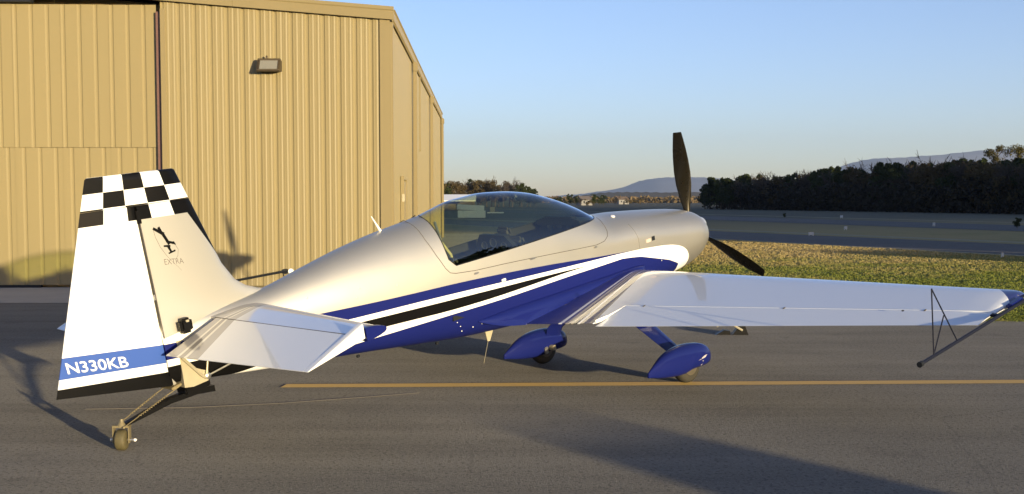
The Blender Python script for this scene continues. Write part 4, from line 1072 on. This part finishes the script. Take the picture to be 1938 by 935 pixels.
# ---- propeller and spinner
HUB=Vector((1.50,0,1.125)); RP=.975
G().lathe((1.425,0,1.10),(1,0,0),[(0,.135),(.02,.14),(.10,.135),(.20,.11),(.28,.075),(.33,.035),(.35,.005)],32).out("spinner",simple("spinner_paint",SILVER,.3,.5,.5,.05),plane,40)
prop=empty("propeller"); prop.parent=plane
M_blade=simple("blade_composite",(.020,.016,.008),.28,.5,.3,.02,4)
def blade(deg):
    a=R(deg); rad=Vector((0,-math.sin(a),math.cos(a))); tan=Vector((0,-math.cos(a),-math.sin(a))); ax=Vector((1,0,0)); g=G(); rr=[]
    for t,wd,tw_,th in [(.10,.060,70,.055),(.17,.068,62,.045),(.24,.092,50,.034),(.33,.125,40,.026),(.45,.158,32,.020),(.58,.170,26,.016),(.70,.162,22,.013),(.82,.142,19,.011),(.92,.115,17,.009),(.985,.095,16,.007),(1.0,.085,16,.004)]:
        q=R(tw_); d=tan*math.cos(q)+ax*math.sin(q); nrm=rad.cross(d).normalized(); c=HUB+rad*(t*RP)
        ring=[]
        for k in range(14):
            b_=2*math.pi*k/14; ring.append(c+d*(wd/2*math.cos(b_))+nrm*(th/2*math.sin(b_)*(1+.3*math.cos(b_))))
        rr.append(ring)
    g.loft(rr); return g.out("blade",M_blade,prop,50)
for d in (-1,119,239): blade(d)

# ---- antennas
g=G(); g.tube([(-2.492,0,1.955),(-2.53,0,2.03),(-2.56,0,2.09)],[.012,.007,.004],8); an=g.out("whip_antenna",M_white,plane,40)
g=G(); g.loft([[(x0,-.012,z),(x1,-.004,z),(x1,.004,z),(x0,.012,z)] for x0,x1,z in [(-1.46,-1.55,.89),(-1.465,-1.545,.84),(-1.515,-1.535,.765)]]); g.out("belly_antenna",M_cream,plane,40)
G().tube([(-1.53,0,.76),(-1.56,0,.70),(-1.615,0,.59)],.0018,5).out("drain_hose",M_cream,plane,40)
for x in (-2.2,-3.0):
    G().box((x,-.12,pch(ST_B,x)-.008),(.03,.02,.02),None,.004).out("drain_stub",M_dark,plane,40)

# ---- sighting frame on the wing tip
YS=-3.99
sg=empty("sighting_frame"); sg.parent=plane
G().tube([(-1.60,YS,.982),(-.6,YS,.968),(.40,YS,.952)],.0120,9).out("sight_bar",M_tube,sg,40)
G().lathe((-1.60,YS,.982),(-1,0,0),[(-.02,.019),(.012,.019)],10).out("end_cap",M_dark,sg,40)
for p_,q_ in (((-1.378,1.41),(-1.412,.98)),((-1.378,1.41),(-1.067,.975)),((-1.238,1.198),(-1.412,.985))):
    G().tube([(p_[0],YS,p_[1]),(q_[0],YS,q_[1])],.0046,7).out("sight_rod",M_tube,sg,40)
G().box((-.05,-3.96,.960),(.22,.05,.04),None,.010).out("tip_mount",M_blue,sg,40)
G().box((-.40,-3.96,.965),(.04,.06,.02),None,.005).out("tip_mount",M_tube,sg,40)
G().tube([(.20,YS,.96),(.29,YS+.02,1.01),(.27,YS+.05,1.03)],.009,7).out("tip_eye",M_steel,sg,40)
# mark on the wing: small black dot
G().box((-.50,-3.33,wz(3.3)+.040),(.018,.018,.008),None,.003).out("wing_stud",M_dark,plane)
